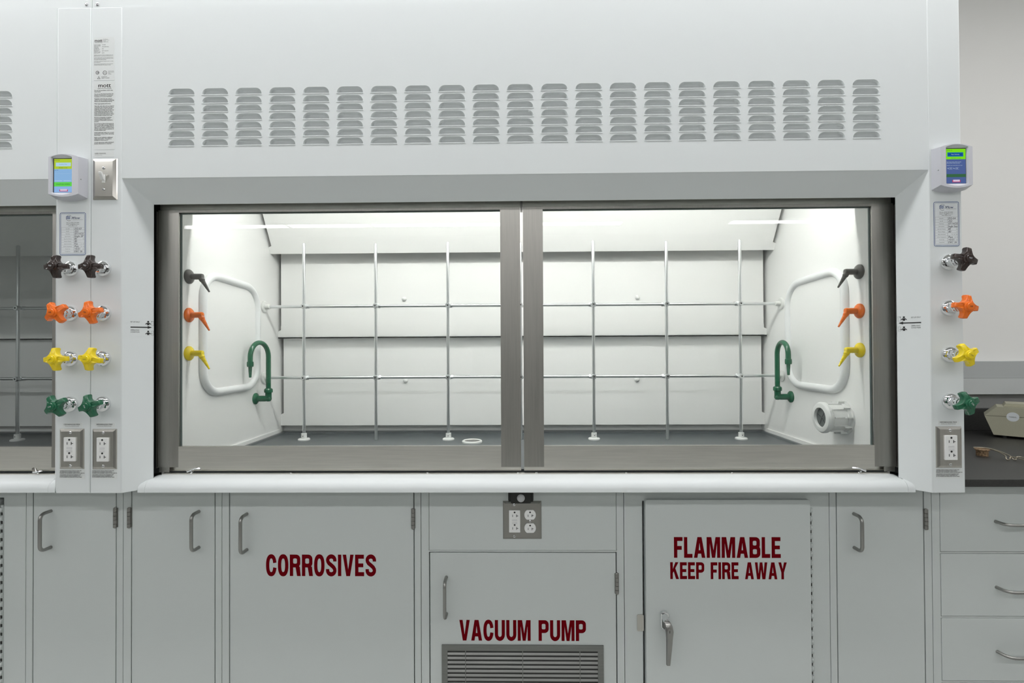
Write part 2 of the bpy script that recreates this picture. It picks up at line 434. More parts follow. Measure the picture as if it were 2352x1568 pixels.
        Q(MB().tube([(s*(WI-.005), yv, tilt(yv, zv)) for yv, zv in path], .0145, 12, closed=True), 'gasket', RUBBERW, ap)
    Q(MB().box(-WI-.012, WI+.012, .900, .9055, ZF, 2.04), 'back_wall', LINER)
    Q(MB().box(-WI, WI, .105, .254, 1.757, 2.04).box(-WI, WI, .254, .9, 2.00, 2.04), 'chamber_ceiling', LINER)
    for s in (-1, 1):
        Q(MB().box(s*1.0745, s*WI, .1055, .127, .9362, 1.757), 'jamb_return', LINER)
    lf = Q(MB().box(-1.0, 1.0, .256, .300, 1.955, 2.0), 'light_fixture', WHITEP)
    Q(MB().box(-.98, .98, .262, .294, 1.950, 1.9545), 'diffuser', HLIGHT if lit else LAMPOFF, lf)
    # baffles: slanted top one, two upright ones, with notched sides
    def notched(z0, z1, w, notch, tab):
        return [(-w, z0), (w, z0), (w, z0+tab), (w-notch, z0+tab+.006), (w-notch, z1-tab), (w, z1-tab+.006), (w, z1), (-w, z1), (-w, z1-tab+.006), (-w+notch, z1-tab), (-w+notch, z0+tab+.006), (-w, z0+tab)]
    b = MB().prism(notched(1.345, 1.765, 1.0925, .0135, .032), 'y', .842, .846)
    b.prism(notched(1.345, 1.352, 1.0925, 0.0, .002)[:2]+[(1.0925, 1.350), (-1.0925, 1.350)], 'y', .842, .870)
    bf = Q(b, 'baffle', LINER)
    for s in (-1, 1): Q(MB().lathe((s*.522, .842, 1.519), (0, -1, 0), [(0, .011), (.004, .0105), (.008, .006), (.011, .006), (.013, .0)], 16), 'stud', WHITEP, bf)
    bf = Q(MB().prism(notched(.9495, 1.40, 1.0925, .0135, .05), 'y', .866, .870), 'baffle', LINER)
    for s in (-1, 1): Q(MB().lathe((s*.522, .866, 1.152), (0, -1, 0), [(0, .011), (.004, .0105), (.008, .006), (.011, .006), (.013, .0)], 16), 'stud', WHITEP, bf)
    # slanted top baffle
    tb = notched(0, .34, 1.0925, .0135, .03); o0 = Vector((0, .772, 1.713)); ud = Vector((0, -.52, .854)).normalized(); nn = Vector((0, .854, .52)).normalized()*.004
    n = len(tb); vs = [o0+X*p_[0]+ud*p_[1] for p_ in tb]+[o0+X*p_[0]+ud*p_[1]+nn for p_ in tb]
    Q(MB().add(vs, [(i, (i+1) % n, n+(i+1) % n, n+i) for i in range(n)]+[tuple(range(n)), tuple(range(2*n-1, n-1, -1))]), 'baffle', LINER)
    # work surface with raised marine edge
    ws = MB().box(-WI, WI, .16, .90, ZF-.0265, ZF).box(-WI, WI, .119, .1598, ZF-.0265, ZF+.0195)  # front box is added dark to fill the shaded gap under the sash
    ws.prism([(.855, ZF), (.862, ZF+.006), (.90, ZF+.006), (.90, ZF)], 'x', -WI, WI)
    for s in (-1, 1): ws.prism([(s*(WI-.006), ZF), (s*(WI-.024), ZF), (s*(WI-.018), ZF+.006), (s*(WI-.006), ZF+.006)], 'y', .17, .862)
    Q(ws, 'work_surface', EPOXY)
    return R
hood = fume_hood(0, True, 'brightly lit white fume hood with two closed glass sashes')
OXD = -2.4466
dark = fume_hood(OXD, False, 'unlit fume hood with dark grey glass beside the lit one', post_out=1.2272)

# ------------------------------------------------------------------ lattice of rods
def lattice(ox, label):
    T = thing('rod_lattice', (ox, .716, ZF), label, 'rod lattice', 'rod lattices inside the hoods')
    y = .716; r = .0066; z1, z2 = 1.4777, 1.176
    for z in (z1, z2):
        rod = MB().cyl((ox-WI+.008, y, z), (ox+WI-.008, y, z), r, 14).build('horizontal_rod', ALU, T)
        for s in (-1, 1):
            MB().lathe((ox+s*WI, y, z), (-s, 0, 0), [(0, .0245), (.005, .0245), (.007, .022), (.008, .0105), (.026, .0105), (.028, .008), (.028, .0)], 24).lathe((ox+s*(WI-.0072), y-.016, z), (-s, 0, 0), [(0, .003), (.001, .002), (.0011, 0)], 8).lathe((ox+s*(WI-.0072), y+.012, z+.01), (-s, 0, 0), [(0, .003), (.001, .002), (.0011, 0)], 8).build('wall_flange', ZINC, rod)
    for k in range(-3, 4):
        x = ox+k*.3048; foot = abs(k) in (1, 3); yv = y-.0145
        rod = MB().lathe((x, yv, ZF+(.004 if foot else .0)), (0, 0, 1), [(0, r-.001), (.001, r), (.824, r), (.827, r-.0025)], 14).build('vertical_rod', ALU, T)
        for z in (z1, z2):
            c = MB().lathe((x, yv+.008, z), (0, -1, 0), [(0, .0105), (.018, .0105), (.021, .009), (.021, .0)], 18).box(x-.011, x+.011, yv+.004, y+.009, z-.0095, z+.0095, 0, .002)
            c.lathe((x+.018 if k < 0 else x-.018, y, z), (-1 if k < 0 else 1, 0, 0), [(0, .0095), (.012, .0095)], 6)
            c.lathe((x, yv-.0131, z), (0, -1, 0), [(0, .0034), (.0004, .0034)], 10, 1)
            c.build('clamp', [ALU, DARK], rod)
        if foot:
            MB().lathe((x, yv, ZF), (0, 0, 1), [(0, .0245), (.005, .0245), (.0075, .021), (.008, .0115), (.028, .0115), (.0285, .007)], 24).lathe((x, yv-.0115, ZF+.018), (0, -1, 0), [(0, .002), (.0005, .002)], 8, 1).build('foot', [WHITEP, DARK], rod)
lattice(0, 'grid of thin metal rods standing inside the lit fume hood')
lattice(OXD, 'grid of metal rods behind the dark glass of the unlit hood')

# ------------------------------------------------------------------ chamber fittings
def barb(mb, tip_from, d, L, r0, r1, n=10):
    prof = [(0, r0)]
    for i in range(n):
        a = i/n; b = (i+.75)/n
        ra = r0+(r1-r0)*a; rb = r0+(r1-r0)*b
        prof += [(L*(a+.02), ra*.86), (L*b, rb*1.06), (L*(b+.02), rb*1.04)]
    prof += [(L, r1*.8), (L+.001, 0)]
    mb.lathe(tip_from, d, prof, 14)
def nozzle(s, z, m, label):
    T = thing('gas_nozzle', (s*WI, .2315, z-.025), label, 'gas nozzle', 'gas nozzles inside the lit hood')
    y = .2315
    MB().lathe((s*WI, y, z), (-s, 0, 0), [(0, .0238), (.004, .0238), (.007, .0215), (.0115, .0125), (.0125, .0)], 28).build('flange', m, T)
    MB().lathe((s*(WI-.010), y, z), (-s, 0, 0), [(0, .0098), (.034, .0098), (.0375, .0085), (.039, .005), (.0395, 0)], 18).build('stem', m, T)
    d = Vector((-s*.56, -.12, -.80)).normalized(); o = Vector((s*(WI-.040), y, z-.003))
    nb = MB().lathe(o, d, [(.0, .0085), (.012, .0085), (.0135, .0075)], 14); barb(nb, o+d*.013, d, .046, .0068, .0026, 11)
    nb.build('barbed_tip', m, T)
for s, near in ((-1, 'on the inner wall nearest the light switch'), (1, 'on the inner wall with the white cable port')):
    for z, m, c in ((1.539, GREYE, 'dark grey'), (1.4127, ORANGE, 'orange'), (1.2866, YELLOW, 'yellow')):
        nozzle(s, z, m, c+' gas nozzle with barbed tip '+near)
def faucet(s, label, ang, reach):
    fy, fz = .648, 1.0945; rx = s*1.0385
    T = thing('gooseneck_faucet', (s*WI, fy, fz-.022), label, 'faucet', 'green gooseneck faucets')
    MB().lathe((s*WI, fy, fz), (-s, 0, 0), [(0, .0235), (.004, .0235), (.008, .019), (.011, .0125), (.0115, 0)], 26).build('flange', GREEN, T)
    MB().tube([(s*(WI-.010), fy, fz), (rx+s*.012, fy, fz), (rx+s*.004, fy, fz+.001), (rx, fy, fz+.006), (rx, fy, fz+.026)], .0122, 16).lathe((rx+s*.003, fy, fz), (-s, 0, 0), [(0, .0128), (.010, .0115), (.013, .008), (.0135, 0)], 16).build('elbow', GREEN, T)
    MB().lathe((rx, fy, fz+.024), (0, 0, 1), [(0, .0135), (.002, .0165), (.013, .0165), (.018, .013), (.0185, .010)], 22).build('collar', GREEN, T)
    a = math.radians(ang); dx, dy = math.sin(a), -math.cos(a); R_ = reach/2; zt = 1.266
    path = [(rx, fy, fz+.04), (rx, fy, zt)]
    for i in range(1, 16):
        w = PI*i/15; path.append((rx+dx*R_*(1-math.cos(w)), fy+dy*R_*(1-math.cos(w)), zt+R_*1.04*math.sin(w)))
    ex, ey = rx+dx*reach, fy+dy*reach; path.append((ex, ey, 1.243))
    MB().tube(path, .0095, 16).build('spout', GREEN, T)
    nb = MB().lathe((ex, ey, 1.250), (0, 0, -1), [(0, .0105), (.001, .0120), (.013, .0125), (.020, .0115), (.021, .008)], 18)
    barb(nb, Vector((ex, ey, 1.230)), Vector((0, 0, -1)), .042, .0076, .0048, 8); nb.build('barbed_tip', GREEN, T)
faucet(-1, 'green gooseneck faucet on the inner wall nearest the light switch', -8, .112)
faucet(1, 'green gooseneck faucet on the inner wall with the white cable port', -3, .094)
T = thing('cup_sink', (-.20, .644, ZF), 'small round steel cup sink with white rim in the grey work surface', 'cup sink')
MB().lathe((-.20, .644, ZF), (0, 0, 1), [(0, .041), (.006, .041), (.0085, .038), (.0085, .034), (.006, .032), (.001, .0315)], 36).build('rim', ZINC, T)
MB().lathe((-.20, .644, ZF+.006), (0, 0, -1), [(0, .0318), (.0048, .0312), (.0052, 0)], 36).build('bowl', HINGE, T)
PY, PZ = .318, 1.058
T = thing('cable_port', (WI, PY, PZ-.055), 'white round cable port with grey slit membrane beside the faucet', 'cable port')
pb = MB().lathe((WI, PY, PZ), (-1, 0, 0), [(0, .058), (.005, .058), (.0055, .050), (.014, .050), (.0145, .0455), (.058, .0455), (.066, .052), (.074, .0525), (.0795, .048), (.0815, .042), (.0815, .0335), (.077, .0325), (.070, .0325)], 44)
pb.build('body', WHITEP, T)
rb = MB()
for i in range(10):
    a = 2*PI*(i+.3)/10; cy_, sz_ = math.cos(a), math.sin(a)
    pr = MB().box(WI-.058, WI-.026, -.0018, .0018, .044, .0495)
    pr.box(WI-.026, WI-.004, -.0022, .0022, .044, .0570)
    for v in pr.v: v.y, v.z = PY+v.y*cy_-v.z*sz_, PZ+v.y*sz_+v.z*cy_
    rb.add(pr.v, pr.f)
rb.build('ribs', WHITEP, T)
mm = MB().lathe((WI-.070, PY, PZ), (-1, 0, 0), [(0, .0328), (.002, .0328), (.004, .001)], 32)
for a in (.35, 2.2, 4.0, 5.2):
    d_ = Vector((0, math.cos(a), math.sin(a))); mm.tube([Vector((WI-.0742, PY, PZ))+d_*.002, Vector((WI-.0728, PY, PZ))+d_*.027], .0006, 6, 1)
mm.build('membrane', [GREYP, INK], T)

# ------------------------------------------------------------------ service valves on the posts
def knob_outline(r=.0316, hw=.0064, rc=.0062, n=12):
    """four arms with rounded tips joined by deep concave curves"""
    q = []
    for i in range(5): a = math.radians(-40+20*i); q.append((r-.0035+.0035*math.cos(a), hw*math.sin(a)/math.sin(math.radians(40))))
    p0 = q[-1]; p1 = (p0[1], p0[0])
    for i in range(1, n):
        t = i/n; q.append(((1-t)**2*p0[0]+2*t*(1-t)*rc+t*t*p1[0], (1-t)**2*p0[1]+2*t*(1-t)*rc+t*t*p1[1]))
    out = []
    for k in range(4):
        c_, s_ = math.cos(PI/2*k), math.sin(PI/2*k)
        out += [(math.hypot(x_, y_), math.atan2(x_*s_+y_*c_, x_*c_-y_*s_)) for x_, y_ in q]
    return out
def valve(x, z, m, word, inkm, rot, hub_y, label, tilt=0):
    T = thing('service_valve', (x, 0, z-.022), label, 'valve', 'service valves with four-armed knobs')
    MB().lathe((x, 0, z), (0, -1, 0), [(0, .0222), (.0025, .0222), (.0060, .0205), (.0085, .0165), (.0095, .0135), (.0100, .0)], 32).build('flange', CHROME, T)
    st = MB().lathe((x, -.009, z), (0, -1, 0), [(0, .0115), (.004, .0115), (.0045, .0125)], 24)
    st.lathe((x, -.0135, z), (0, -1, 0), [(0, .0125), (.001, .0140), (.010, .0140), (.0112, .0125)], 6, 0, False)
    st.lathe((x, -.0245, z), (0, -1, 0), [(0, .0105), (.008, .0105), (.0085, .0085), (-hub_y-.0245-.004, .0075)], 24)
    st.build('stem', CHROME, T)
    # knob: concave-sided cross that flares and bends back at its tips
    ol = knob_outline(); n = len(ol); vs = []; fs = []
    layers = ((.0065, .88), (.0050, .96), (.0025, 1.0), (-.0070, 1.0), (-.0090, .97), (-.0102, .91))
    yb = hub_y+.004
    for (dy, k) in layers:
        for (r, a) in ol:
            rr = r*k if k < 1 else r
            back = .0050*(max(0, r-.0128)/.0182)**1.5     # arms lean towards the panel
            thin = 1.0
            vs.append((x+rr*math.cos(a+rot), yb+dy*thin+back, z+rr*math.sin(a+rot)))
    L = len(layers)
    for i in range(L-1):
        for j in range(n):
            j2 = (j+1) % n; fs.append((i*n+j, i*n+j2, (i+1)*n+j2, (i+1)*n+j))
    vs += [(x, yb-.0102, z), (x, yb+.0065, z)]; c0_ = len(vs)-2
    for j in range(n): fs += [((L-1)*n+j, (L-1)*n+(j+1) % n, c0_), ((j+1) % n, j, c0_+1)]
    kb = MB().add(vs, fs, 0, True)
    kb.lathe((x, yb-.010, z), (0, -1, 0), [(0, .013), (.004, .0115), (.0045, 0)], 24); kb.lathe((x, yb+.004, z), (0, -1, 0), [(0, .011), (.004, .0115)], 20)
    k_ = kb.build('knob', m, T, sharp=50)
    cap = MB().lathe((x, yb-.0130, z), (0, -1, 0), [(0, .0098), (.0025, .0098), (.0038, .0088), (.0042, .0)], 28)
    c_ = cap.build('index_button', m, k_)
    u_ = Vector((math.cos(tilt), 0, math.sin(tilt))); v_ = Vector((-math.sin(tilt), 0, math.cos(tilt)))
    F().text(word, Vector((x, yb-.01745, z))-v_*.0018, u_, v_, .0036, 'C', mi=0).build('word', inkm, c_)
COLS = ((1.5297, BROWN, 'brown', 'NIT', PAPERW), (1.4033, ORANGE, 'orange', 'AIR', INK), (1.2754, YELLOW, 'yellow', 'VAC', INK), (1.1474, GREEN, 'green', 'CW', PAPERW))
SETS = ((-1.2752, -.051, 'on the post between the dark hood and the switch post', (.03, .62, .05, .60), (-.2, 0, .6, .2)),
        (-1.1814, -.049, 'on the post below the light switch', (.03, .25, -.16, .32), (-.45, -.35, .05, -1.2)),
        (1.1788, -.058, 'on the post beside the black countertop', (-.28, -.18, .45, .36), (-.3, -.1, -.5, -.9)))
for (x, hy, where, rots, tilts) in SETS:
    for (z, m, cn, wd, ik), ro, ti in zip(COLS, rots, tilts):
        valve(x, z, m, wd, ik, ro, hy, cn+' four-armed valve knob '+where, ti)

# ------------------------------------------------------------------ outlets, switch, monitors
def screw(mb_parent, x, y, z, r=.0042):
    MB().lathe((x, y, z), (0, -1, 0), [(0, r), (.0012, r*.9), (.002, r*.5), (.0021, 0)], 14).box(x-r*.7, x+r*.7, y-.0023, y-.0010, z-.0005, z+.0005, 1).build('screw', [CHROME, DARK], mb_parent)
def cover(mb, x, z, w, h, y, t=.0055, bev=.0075):
    """stainless plate with broad sloped edges"""
    o = [(x-w/2, z-h/2), (x+w/2, z-h/2), (x+w/2, z+h/2), (x-w/2, z+h/2)]
    i = [(x-w/2+bev, z-h/2+bev), (x+w/2-bev, z-h/2+bev), (x+w/2-bev, z+h/2-bev), (x-w/2+bev, z+h/2-bev)]
    m_ = [(x-w/2+.0015, z-h/2+.0015), (x+w/2-.0015, z-h/2+.0015), (x+w/2-.0015, z+h/2-.0015), (x-w/2+.0015, z+h/2-.0015)]
    vs = [(a, y, b) for a, b in o]+[(a, y-t*.45, b) for a, b in m_]+[(a, y-t, b) for a, b in i]
    fs = [(k+a, k+(a+1) % 4, k+4+(a+1) % 4, k+4+a) for k in (0, 4) for a in range(4)]+[(8, 9, 10, 11), (3, 2, 1, 0)]
    return mb.add(vs, fs)
def gfci_face(parent, x, z, y, w=.0335, h=.0672):
    f = MB().box(x-w/2, x+w/2, y-.0042, y, z-h/2, z+h/2, 0, .0012)
    ob = f.build('receptacle', WHITEP, parent)
    yy = y-.0043; d = MB()
    for zc in (z+.0170, z-.0205):
        d.box(x-.0068, x-.0054, yy-.0004, yy+.0005, zc-.0035, zc+.0035)          # narrow slot
        d.box(x+.0050, x+.0066, yy-.0004, yy+.0005, zc-.0040, zc+.0040)          # T slot
        d.box(x+.0066, x+.0108, yy-.0004, yy+.0005, zc-.0010, zc+.0006)
        d.lathe((x, yy+.0005, zc+.0102), (0, -1, 0), [(0, .0027), (.0009, .0027), (.00095, 0)], 12)
    d.build('slots', INK, ob)
    MB().box(x-.0078, x+.0078, yy-.0008, yy+.001, z-.0075, z-.0015, 0, .0004).box(x-.0078, x+.0078, yy-.0006, yy+.001, z+.0012, z+.0070, 0, .0004).build('test_button', mat('pale_button', (.70, .71, .71), .4), ob)
def outlet(x, z, label):
    T = thing('wall_outlet', (x, 0, z-.0572), label, 'electrical outlet', 'steel outlets on the hood posts')
    c = cover(MB(), x, z, .0699, .1143, 0).build('cover_plate', PLATE, T)
    for s in (-1, 1): screw(c, x, -.0054, z+s*.0468)
    gfci_face(T, x, z, -.0052)
outlet(-1.2705, 1.0212, 'steel outlet with white sockets low on the post of the dark hood')
outlet(-1.1767, 1.0203, 'steel outlet with white sockets low on the light switch post')
outlet(1.1744, 1.0214, 'steel outlet with white sockets on the post beside the countertop')
T = thing('light_switch', (-1.1768, 0, 1.7258), 'steel light switch plate with white toggle under the printed instruction labels', 'switch')
c = cover(MB(), -1.1768, 1.7840, .0699, .1175, 0, .0065, .0095).build('cover_plate', mat('polished_plate', (.42, .41, .38), .16, 1.0), T)
for s in (-1, 1): screw(c, -1.1768, -.0062, 1.7840+s*.030)
MB().box(-1.1818, -1.1718, -.0075, -.006, 1.7725, 1.7955).build('toggle_surround', ZINC, T)
MB().prism([(-.0065, 1.778), (-.0065, 1.789), (-.0185, 1.8005), (-.0205, 1.7985), (-.0195, 1.7935), (-.0115, 1.780)], 'x', -1.1812, -1.1724, bev=.0008).build('toggle', WHITEP, T)

SC = {}
def scol(name, c, s=SCREEN):
    if name not in SC: SC[name] = emission('screen_'+name, srgb(*c), s)
    return SC[name]
def monitor(x, label, dark_ui):
    z0, z1 = 1.722, 1.8505; h = z1-z0; zc = (z0+z1)/2; w = .0925; yf = -.027
    T = thing('alarm_monitor', (x, 0, z0), label, 'airflow monitor', 'airflow monitors on the hood posts')
    sw, sh = .0545, .0965; sx = x-.006 if not dark_ui else x+.002; szc = zc+.003
    # housing: wedge-sided body with bowed top and bottom and a recessed screen bay
    def bow(t): return .008*(1-(2*t-1)**2)
    N = 10; front = []; back = []
    for i in range(N+1): t_ = i/N; front.append((x-w*.46+w*.92*t_, z1-.008+bow(t_)-.003)); back.append((x-w/2+w*t_, z1-.008+bow(t_)))
    for i in range(N+1): t_ = 1-i/N; front.append((x-w*.46+w*.92*t_, z0+.014-bow(t_))); back.append((x-w/2+w*t_, z0+.008-bow(t_)))
    hole = [(sx-sw/2, szc-sh/2), (sx+sw/2, szc-sh/2)]+[(sx+sw/2, szc+sh/2), (sx-sw/2, szc+sh/2)]
    lip = []
    for i in range(N+1): t_ = i/N; lip.append((sx-sw/2-.003+(sw+.006)*t_, szc-sh/2-.0015-bow(t_)*.75))
    for i in range(N+1): t_ = 1-i/N; lip.append((sx-sw/2-.003+(sw+.006)*t_, szc+sh/2+.0015+bow(t_)*.9))
    hs = F(); hs.flat([front, lip], (0, yf, 0), X, Z)
    n = len(front); vs = [(a, yf, b) for a, b in front]+[(a, 0, b) for a, b in back]
    hs.add(vs, [(i, n+i, n+(i+1) % n, (i+1) % n) for i in range(n)])
    m_ = len(lip); hs.add([(a, yf, b) for a, b in lip]+[(sx+(a-sx)*.93, yf+.006, min(max(b, szc-sh/2), szc+sh/2)) for a, b in lip], [(i, (i+1) % m_, m_+(i+1) % m_, m_+i) for i in range(m_)])
    hs.keep = False
    hs.build('housing', MONP, T)
    ys = yf+.0058; D = F(); mats = []
    MB().box(sx-sw/2, sx+sw/2, ys, ys+.002, szc-sh/2, szc+sh/2).build('bezel', INK, T)
    L, Rr, Tp, Bt = sx-sw/2+.002, sx+sw/2-.0005, szc+sh/2-.002, szc-sh/2+.0005; H = Tp-Bt; Wd = Rr-L
    def bar(a, b, c_, d, col, k=0):
        mats.append(col); D.rect((0, ys-.0002-.0001*k, 0), X, Z, L+Wd*a, L+Wd*b, Bt+H*c_, Bt+H*d, len(mats)-1)
    def tx(s_, a, c_, hh, col, al='L', mw=None):
        mats.append(col); D.text(s_, (L+Wd*a, ys-.0006, Bt+H*c_), X, Z, H*hh, al, mi=len(mats)-1, maxw=(mw or .9)*Wd)
    if not dark_ui:
        bar(0, 1, .70, 1, scol('lime', (186, 214, 60))); bar(0, 1, .30, .70, scol('sky', (146, 190, 234)))
        bar(0, 1, .18, .31, scol('green', (108, 222, 88)), 1); bar(0, 1, 0, .18, scol('pale', (150, 190, 240)))
        bar(.10, .92, .78, .89, scol('ice', (188, 222, 242)), 2); bar(.30, .76, .03, .085, scol('red', (200, 60, 90)), 2); bar(.34, .72, .045, .10, scol('rose', (225, 205, 230)), 3)
        k = scol('ink', (40, 60, 70), .5)
        tx('ROOM: 252', .03, .95, .022, k, 'L', .4); tx('Auxiliary Flow', .5, .825, .028, scol('teal', (90, 160, 180)), 'C', .5); tx('MODE: In Use', .5, .72, .030, k, 'C', .5)
        tx('Face Vel.', .03, .655, .022, k, 'L', .3); tx('CONDITION: NORMAL', .5, .225, .036, scol('dkgreen', (20, 90, 60), .6), 'C', .78)
        for a, b in ((.04, .92), (.04, .86)): bar(a, b, .56, .564, scol('line', (176, 208, 240)), 2)
        bar(.04, .44, .335, .36, scol('line', (176, 208, 240)), 2); bar(.52, .92, .335, .36, scol('line', (176, 208, 240)), 2)
    else:
        bar(0, 1, .70, 1, scol('vivid', (132, 232, 34))); bar(0, 1, 0, .70, scol('navy', (84, 104, 158)))
        bar(0, 1, .18, .27, scol('forest', (62, 108, 74)), 1); bar(.06, .88, .775, .90, scol('blue', (34, 110, 176)), 2); bar(.09, .85, .80, .875, scol('deep', (28, 84, 150)), 3)
        bar(.30, .72, .03, .10, scol('red2', (190, 70, 110)), 2); bar(.34, .68, .05, .105, scol('rose', (225, 205, 230)), 3)
        k = scol('ink', (40, 60, 70), .5); wh = scol('white', (205, 222, 240))
        tx('ROOM: 252', .03, .945, .022, k, 'L', .35); tx('Face Velocity', .47, .825, .03, scol('ice', (188, 222, 242)), 'C', .6); tx('MODE: In Use', .5, .715, .032, scol('teal2', (10, 110, 110)), 'C', .55)
        tx('Sash fully closed, airflow normal', .02, .61, .022, wh, 'L', .85); tx('Exhaust flow within set limits', .02, .575, .022, wh, 'L', .8); tx('Keep the sash closed when not in use', .02, .51, .020, wh, 'L', .95)
        tx('Min  60   Max 120', .05, .42, .028, wh, 'L', .7)
        for a in (.12, .46): bar(a, a+.2, .405, .408, wh, 2); bar(a, a+.2, .46, .463, wh, 2)
    D.build('display', mats, T)
    sxx = x-w*.47 if dark_ui else x+w*.47
    MB().lathe((sxx, -.020, zc-.008), (-1 if dark_ui else 1, 0, 0), [(0, .002), (.0012, .0015), (.0013, 0)], 10).build('screw', CHROME, T)
monitor(-1.2738, 'white airflow monitor with lime and light blue screen beside the switch', False)
monitor(1.1835, 'white airflow monitor with green and navy screen near the white wall', True)

# ------------------------------------------------------------------ printed labels on the posts
def sheet(name, x0, x1, z0, z1, label, m=PAPER, y=0.0, cat='label', group=None, r=.002):
    o = MB().prism(rrect(x0, x1, z0, z1, r, 3), 'y', y-.0004, y).build(name, m)
    return tag(o, label, cat, group)
YT = -.0006
def lines(mb, rows, x, z, step, h, w, mi=0, bold=False):
    for s_ in rows:
        if s_: mb.text(s_, (x, YT, z), X, Z, h, 'L', mi=mi, maxw=w)
        z -= step
    return z
o = sheet('rating_label', -1.2115, -1.1515, 2.0660, 2.1900, 'small printed rating label topmost on the light switch post', group='printed labels on the posts')
d = F(); d.text('mott', (-1.2085, YT, 2.1765), X, Z, .0082, 'L', width=.0222); d.text('mott', (-1.2082, YT, 2.1765), X, Z, .0082, 'L', width=.0222)
d.rect((0, YT, 0), X, Z, -1.2085, -1.1865, 2.1742, 2.1749)
lines(d, ['Mott Mfg. Ltd.', 'Brantford, Ontario', 'Canada', '1-866-000-0000'], -1.1838, 2.1832, .0025, .0016, .018)
z = 2.1670
for a, b_ in (('MODEL NUMBER', '7121000'), ('SERIAL NUMBER', ''), ('VOLTAGE', '120V/208V/60Hz'), ('AMPERAGE', ''), ('NUMBER OF', '20A'), ('RECEPTACLES', ''), ('MAXIMUM', '120V/16A/60Hz'), ('CIRCUIT LOAD', ''), ('LAMP WATTS', '64 W')):
    d.text(a, (-1.2105, YT, z), X, Z, .0019, 'L', maxw=.019)
    if b_: d.text(b_, (-1.1875, YT, z), X, Z, .0021, 'L', maxw=.02)
    z -= .0029
z = 2.1380
for blk in (['WARNING: DO NOT ATTEMPT TO SERVICE THIS UNIT.', 'REFER SERVICING TO QUALIFIED PERSONNEL ONLY.'], ['CAUTION: DISCONNECT ALL POWER BEFORE OPENING', 'THE ACCESS PANELS. REPLACE LAMPS ONLY WITH', 'THE SAME TYPE AND RATING.'], ['ATTENTION: COUPER LE COURANT AVANT D OUVRIR', 'LES PANNEAUX.'], ['THIS HOOD IS FOR USE ONLY WITH EXHAUST', 'SYSTEMS APPROVED FOR LABORATORIES.']):
    z = lines(d, blk, -1.2105, z, .0029, .0018, .0555)-.0018
d.flat([circle(-1.2005, 2.0885, .0050, 24), circle(-1.2005, 2.0885, .0038, 24)], (0, YT, 0), X, Z); d.text('C', (-1.2003, YT, 2.0862), X, Z, .0045, 'C'); d.rect((0, YT, 0), X, Z, -1.2, -1.1952, 2.0880, 2.0892)
d.flat([circle(-1.1790, 2.0880, .0060, 24), circle(-1.1790, 2.0880, .0048, 24)], (0, YT, 0), X, Z); d.text('UL', (-1.1790, YT, 2.0857), X, Z, .0045, 'C')
lines(d, ['LABORATORY EQUIPMENT', 'LOW FLOW FUME HOOD', '3SHN', 'E 300000'], -1.1695, 2.0915, .0027, .0017, .0165)
d.flat([[(-1.2010, 2.0705), (-1.1920, 2.0705), (-1.1965, 2.0785)], [(-1.1995, 2.0714), (-1.1965, 2.0768), (-1.1935, 2.0714)]], (0, YT, 0), X, Z); d.text('!', (-1.1965, YT, 2.0718), X, Z, .0036, 'C')
lines(d, ['CONSULT', "USER'S GUIDE"], -1.1890, 2.0755, .0037, .0026, .024)
d.build('printing', INK, o)
o = sheet('instruction_label', -1.2110, -1.1505, 1.8690, 2.0630, 'tall printed operating instructions on the light switch post', group='printed labels on the posts')
d = F()
for dx in (0, .0003): d.text('mott', (-1.1798+dx, YT, 2.0465), X, Z, .0118, 'C', width=.036)
d.text('OPERATING PROCEDURES', (-1.1800, YT, 2.0415), X, Z, .0026, 'C', maxw=.04)
blocks = [['Do not use perchloric acid in this', 'fume hood.'], ['Do not use this fume hood for the', 'primary containment of explosive', 'reactions or to store chemicals.'], ['Regularly verify that the exhaust', 'system and any installed monitoring', 'devices are functioning properly.'], ['Wear appropriate protection.'],
  ['Open the sash only as far as required', 'to perform the necessary functions,', 'using the sash as a face and body', 'shield. Keep sash fully closed when not', 'conducting work inside the fume', 'hood. Avoid placing head or arms', 'inside the fume hood enclosure. Place', 'work at least 6 inches from sash.'],
  ['Remove receptacles or ignition', 'sources from the fume hood', 'enclosure if flammable material is', 'present.'], ['Do not block air flow at the bottom air', 'foil or in the baffle openings. Minimize', 'the number and size of apparatus or', 'objects in the airflow and locate them', 'and any related activity a minimum of', '6 inches behind sash.'],
  ['Avoid rapid sash, body, arm or hand', 'movement in front of the operating', 'fume hood.'], ['Refer to user guide for additional', 'safety information. The guide is', 'available at www.mott.ca'], ['Consult appropriate safety authority if', 'further information is required.']]
z = 2.0365
for blk in blocks:
    for dx in (0, .00022):
        z_ = lines(d, blk, -1.2090+dx, z, .00378, .0027, .0560)
    z = z_-.0026
d.build('printing', INK, o)
o = sheet('manual_label', -1.2105, -1.1525, 1.8480, 1.8665, 'small user manual label just above the light switch', group='printed labels on the posts')
d = F().text('USER MANUAL', (-1.2075, YT, 1.8565), X, Z, .0036, 'L', width=.0325); d.text('www.mott.ca/manual', (-1.2075, YT, 1.8530), X, Z, .0017, 'L', maxw=.021); d.build('printing', INK, o)

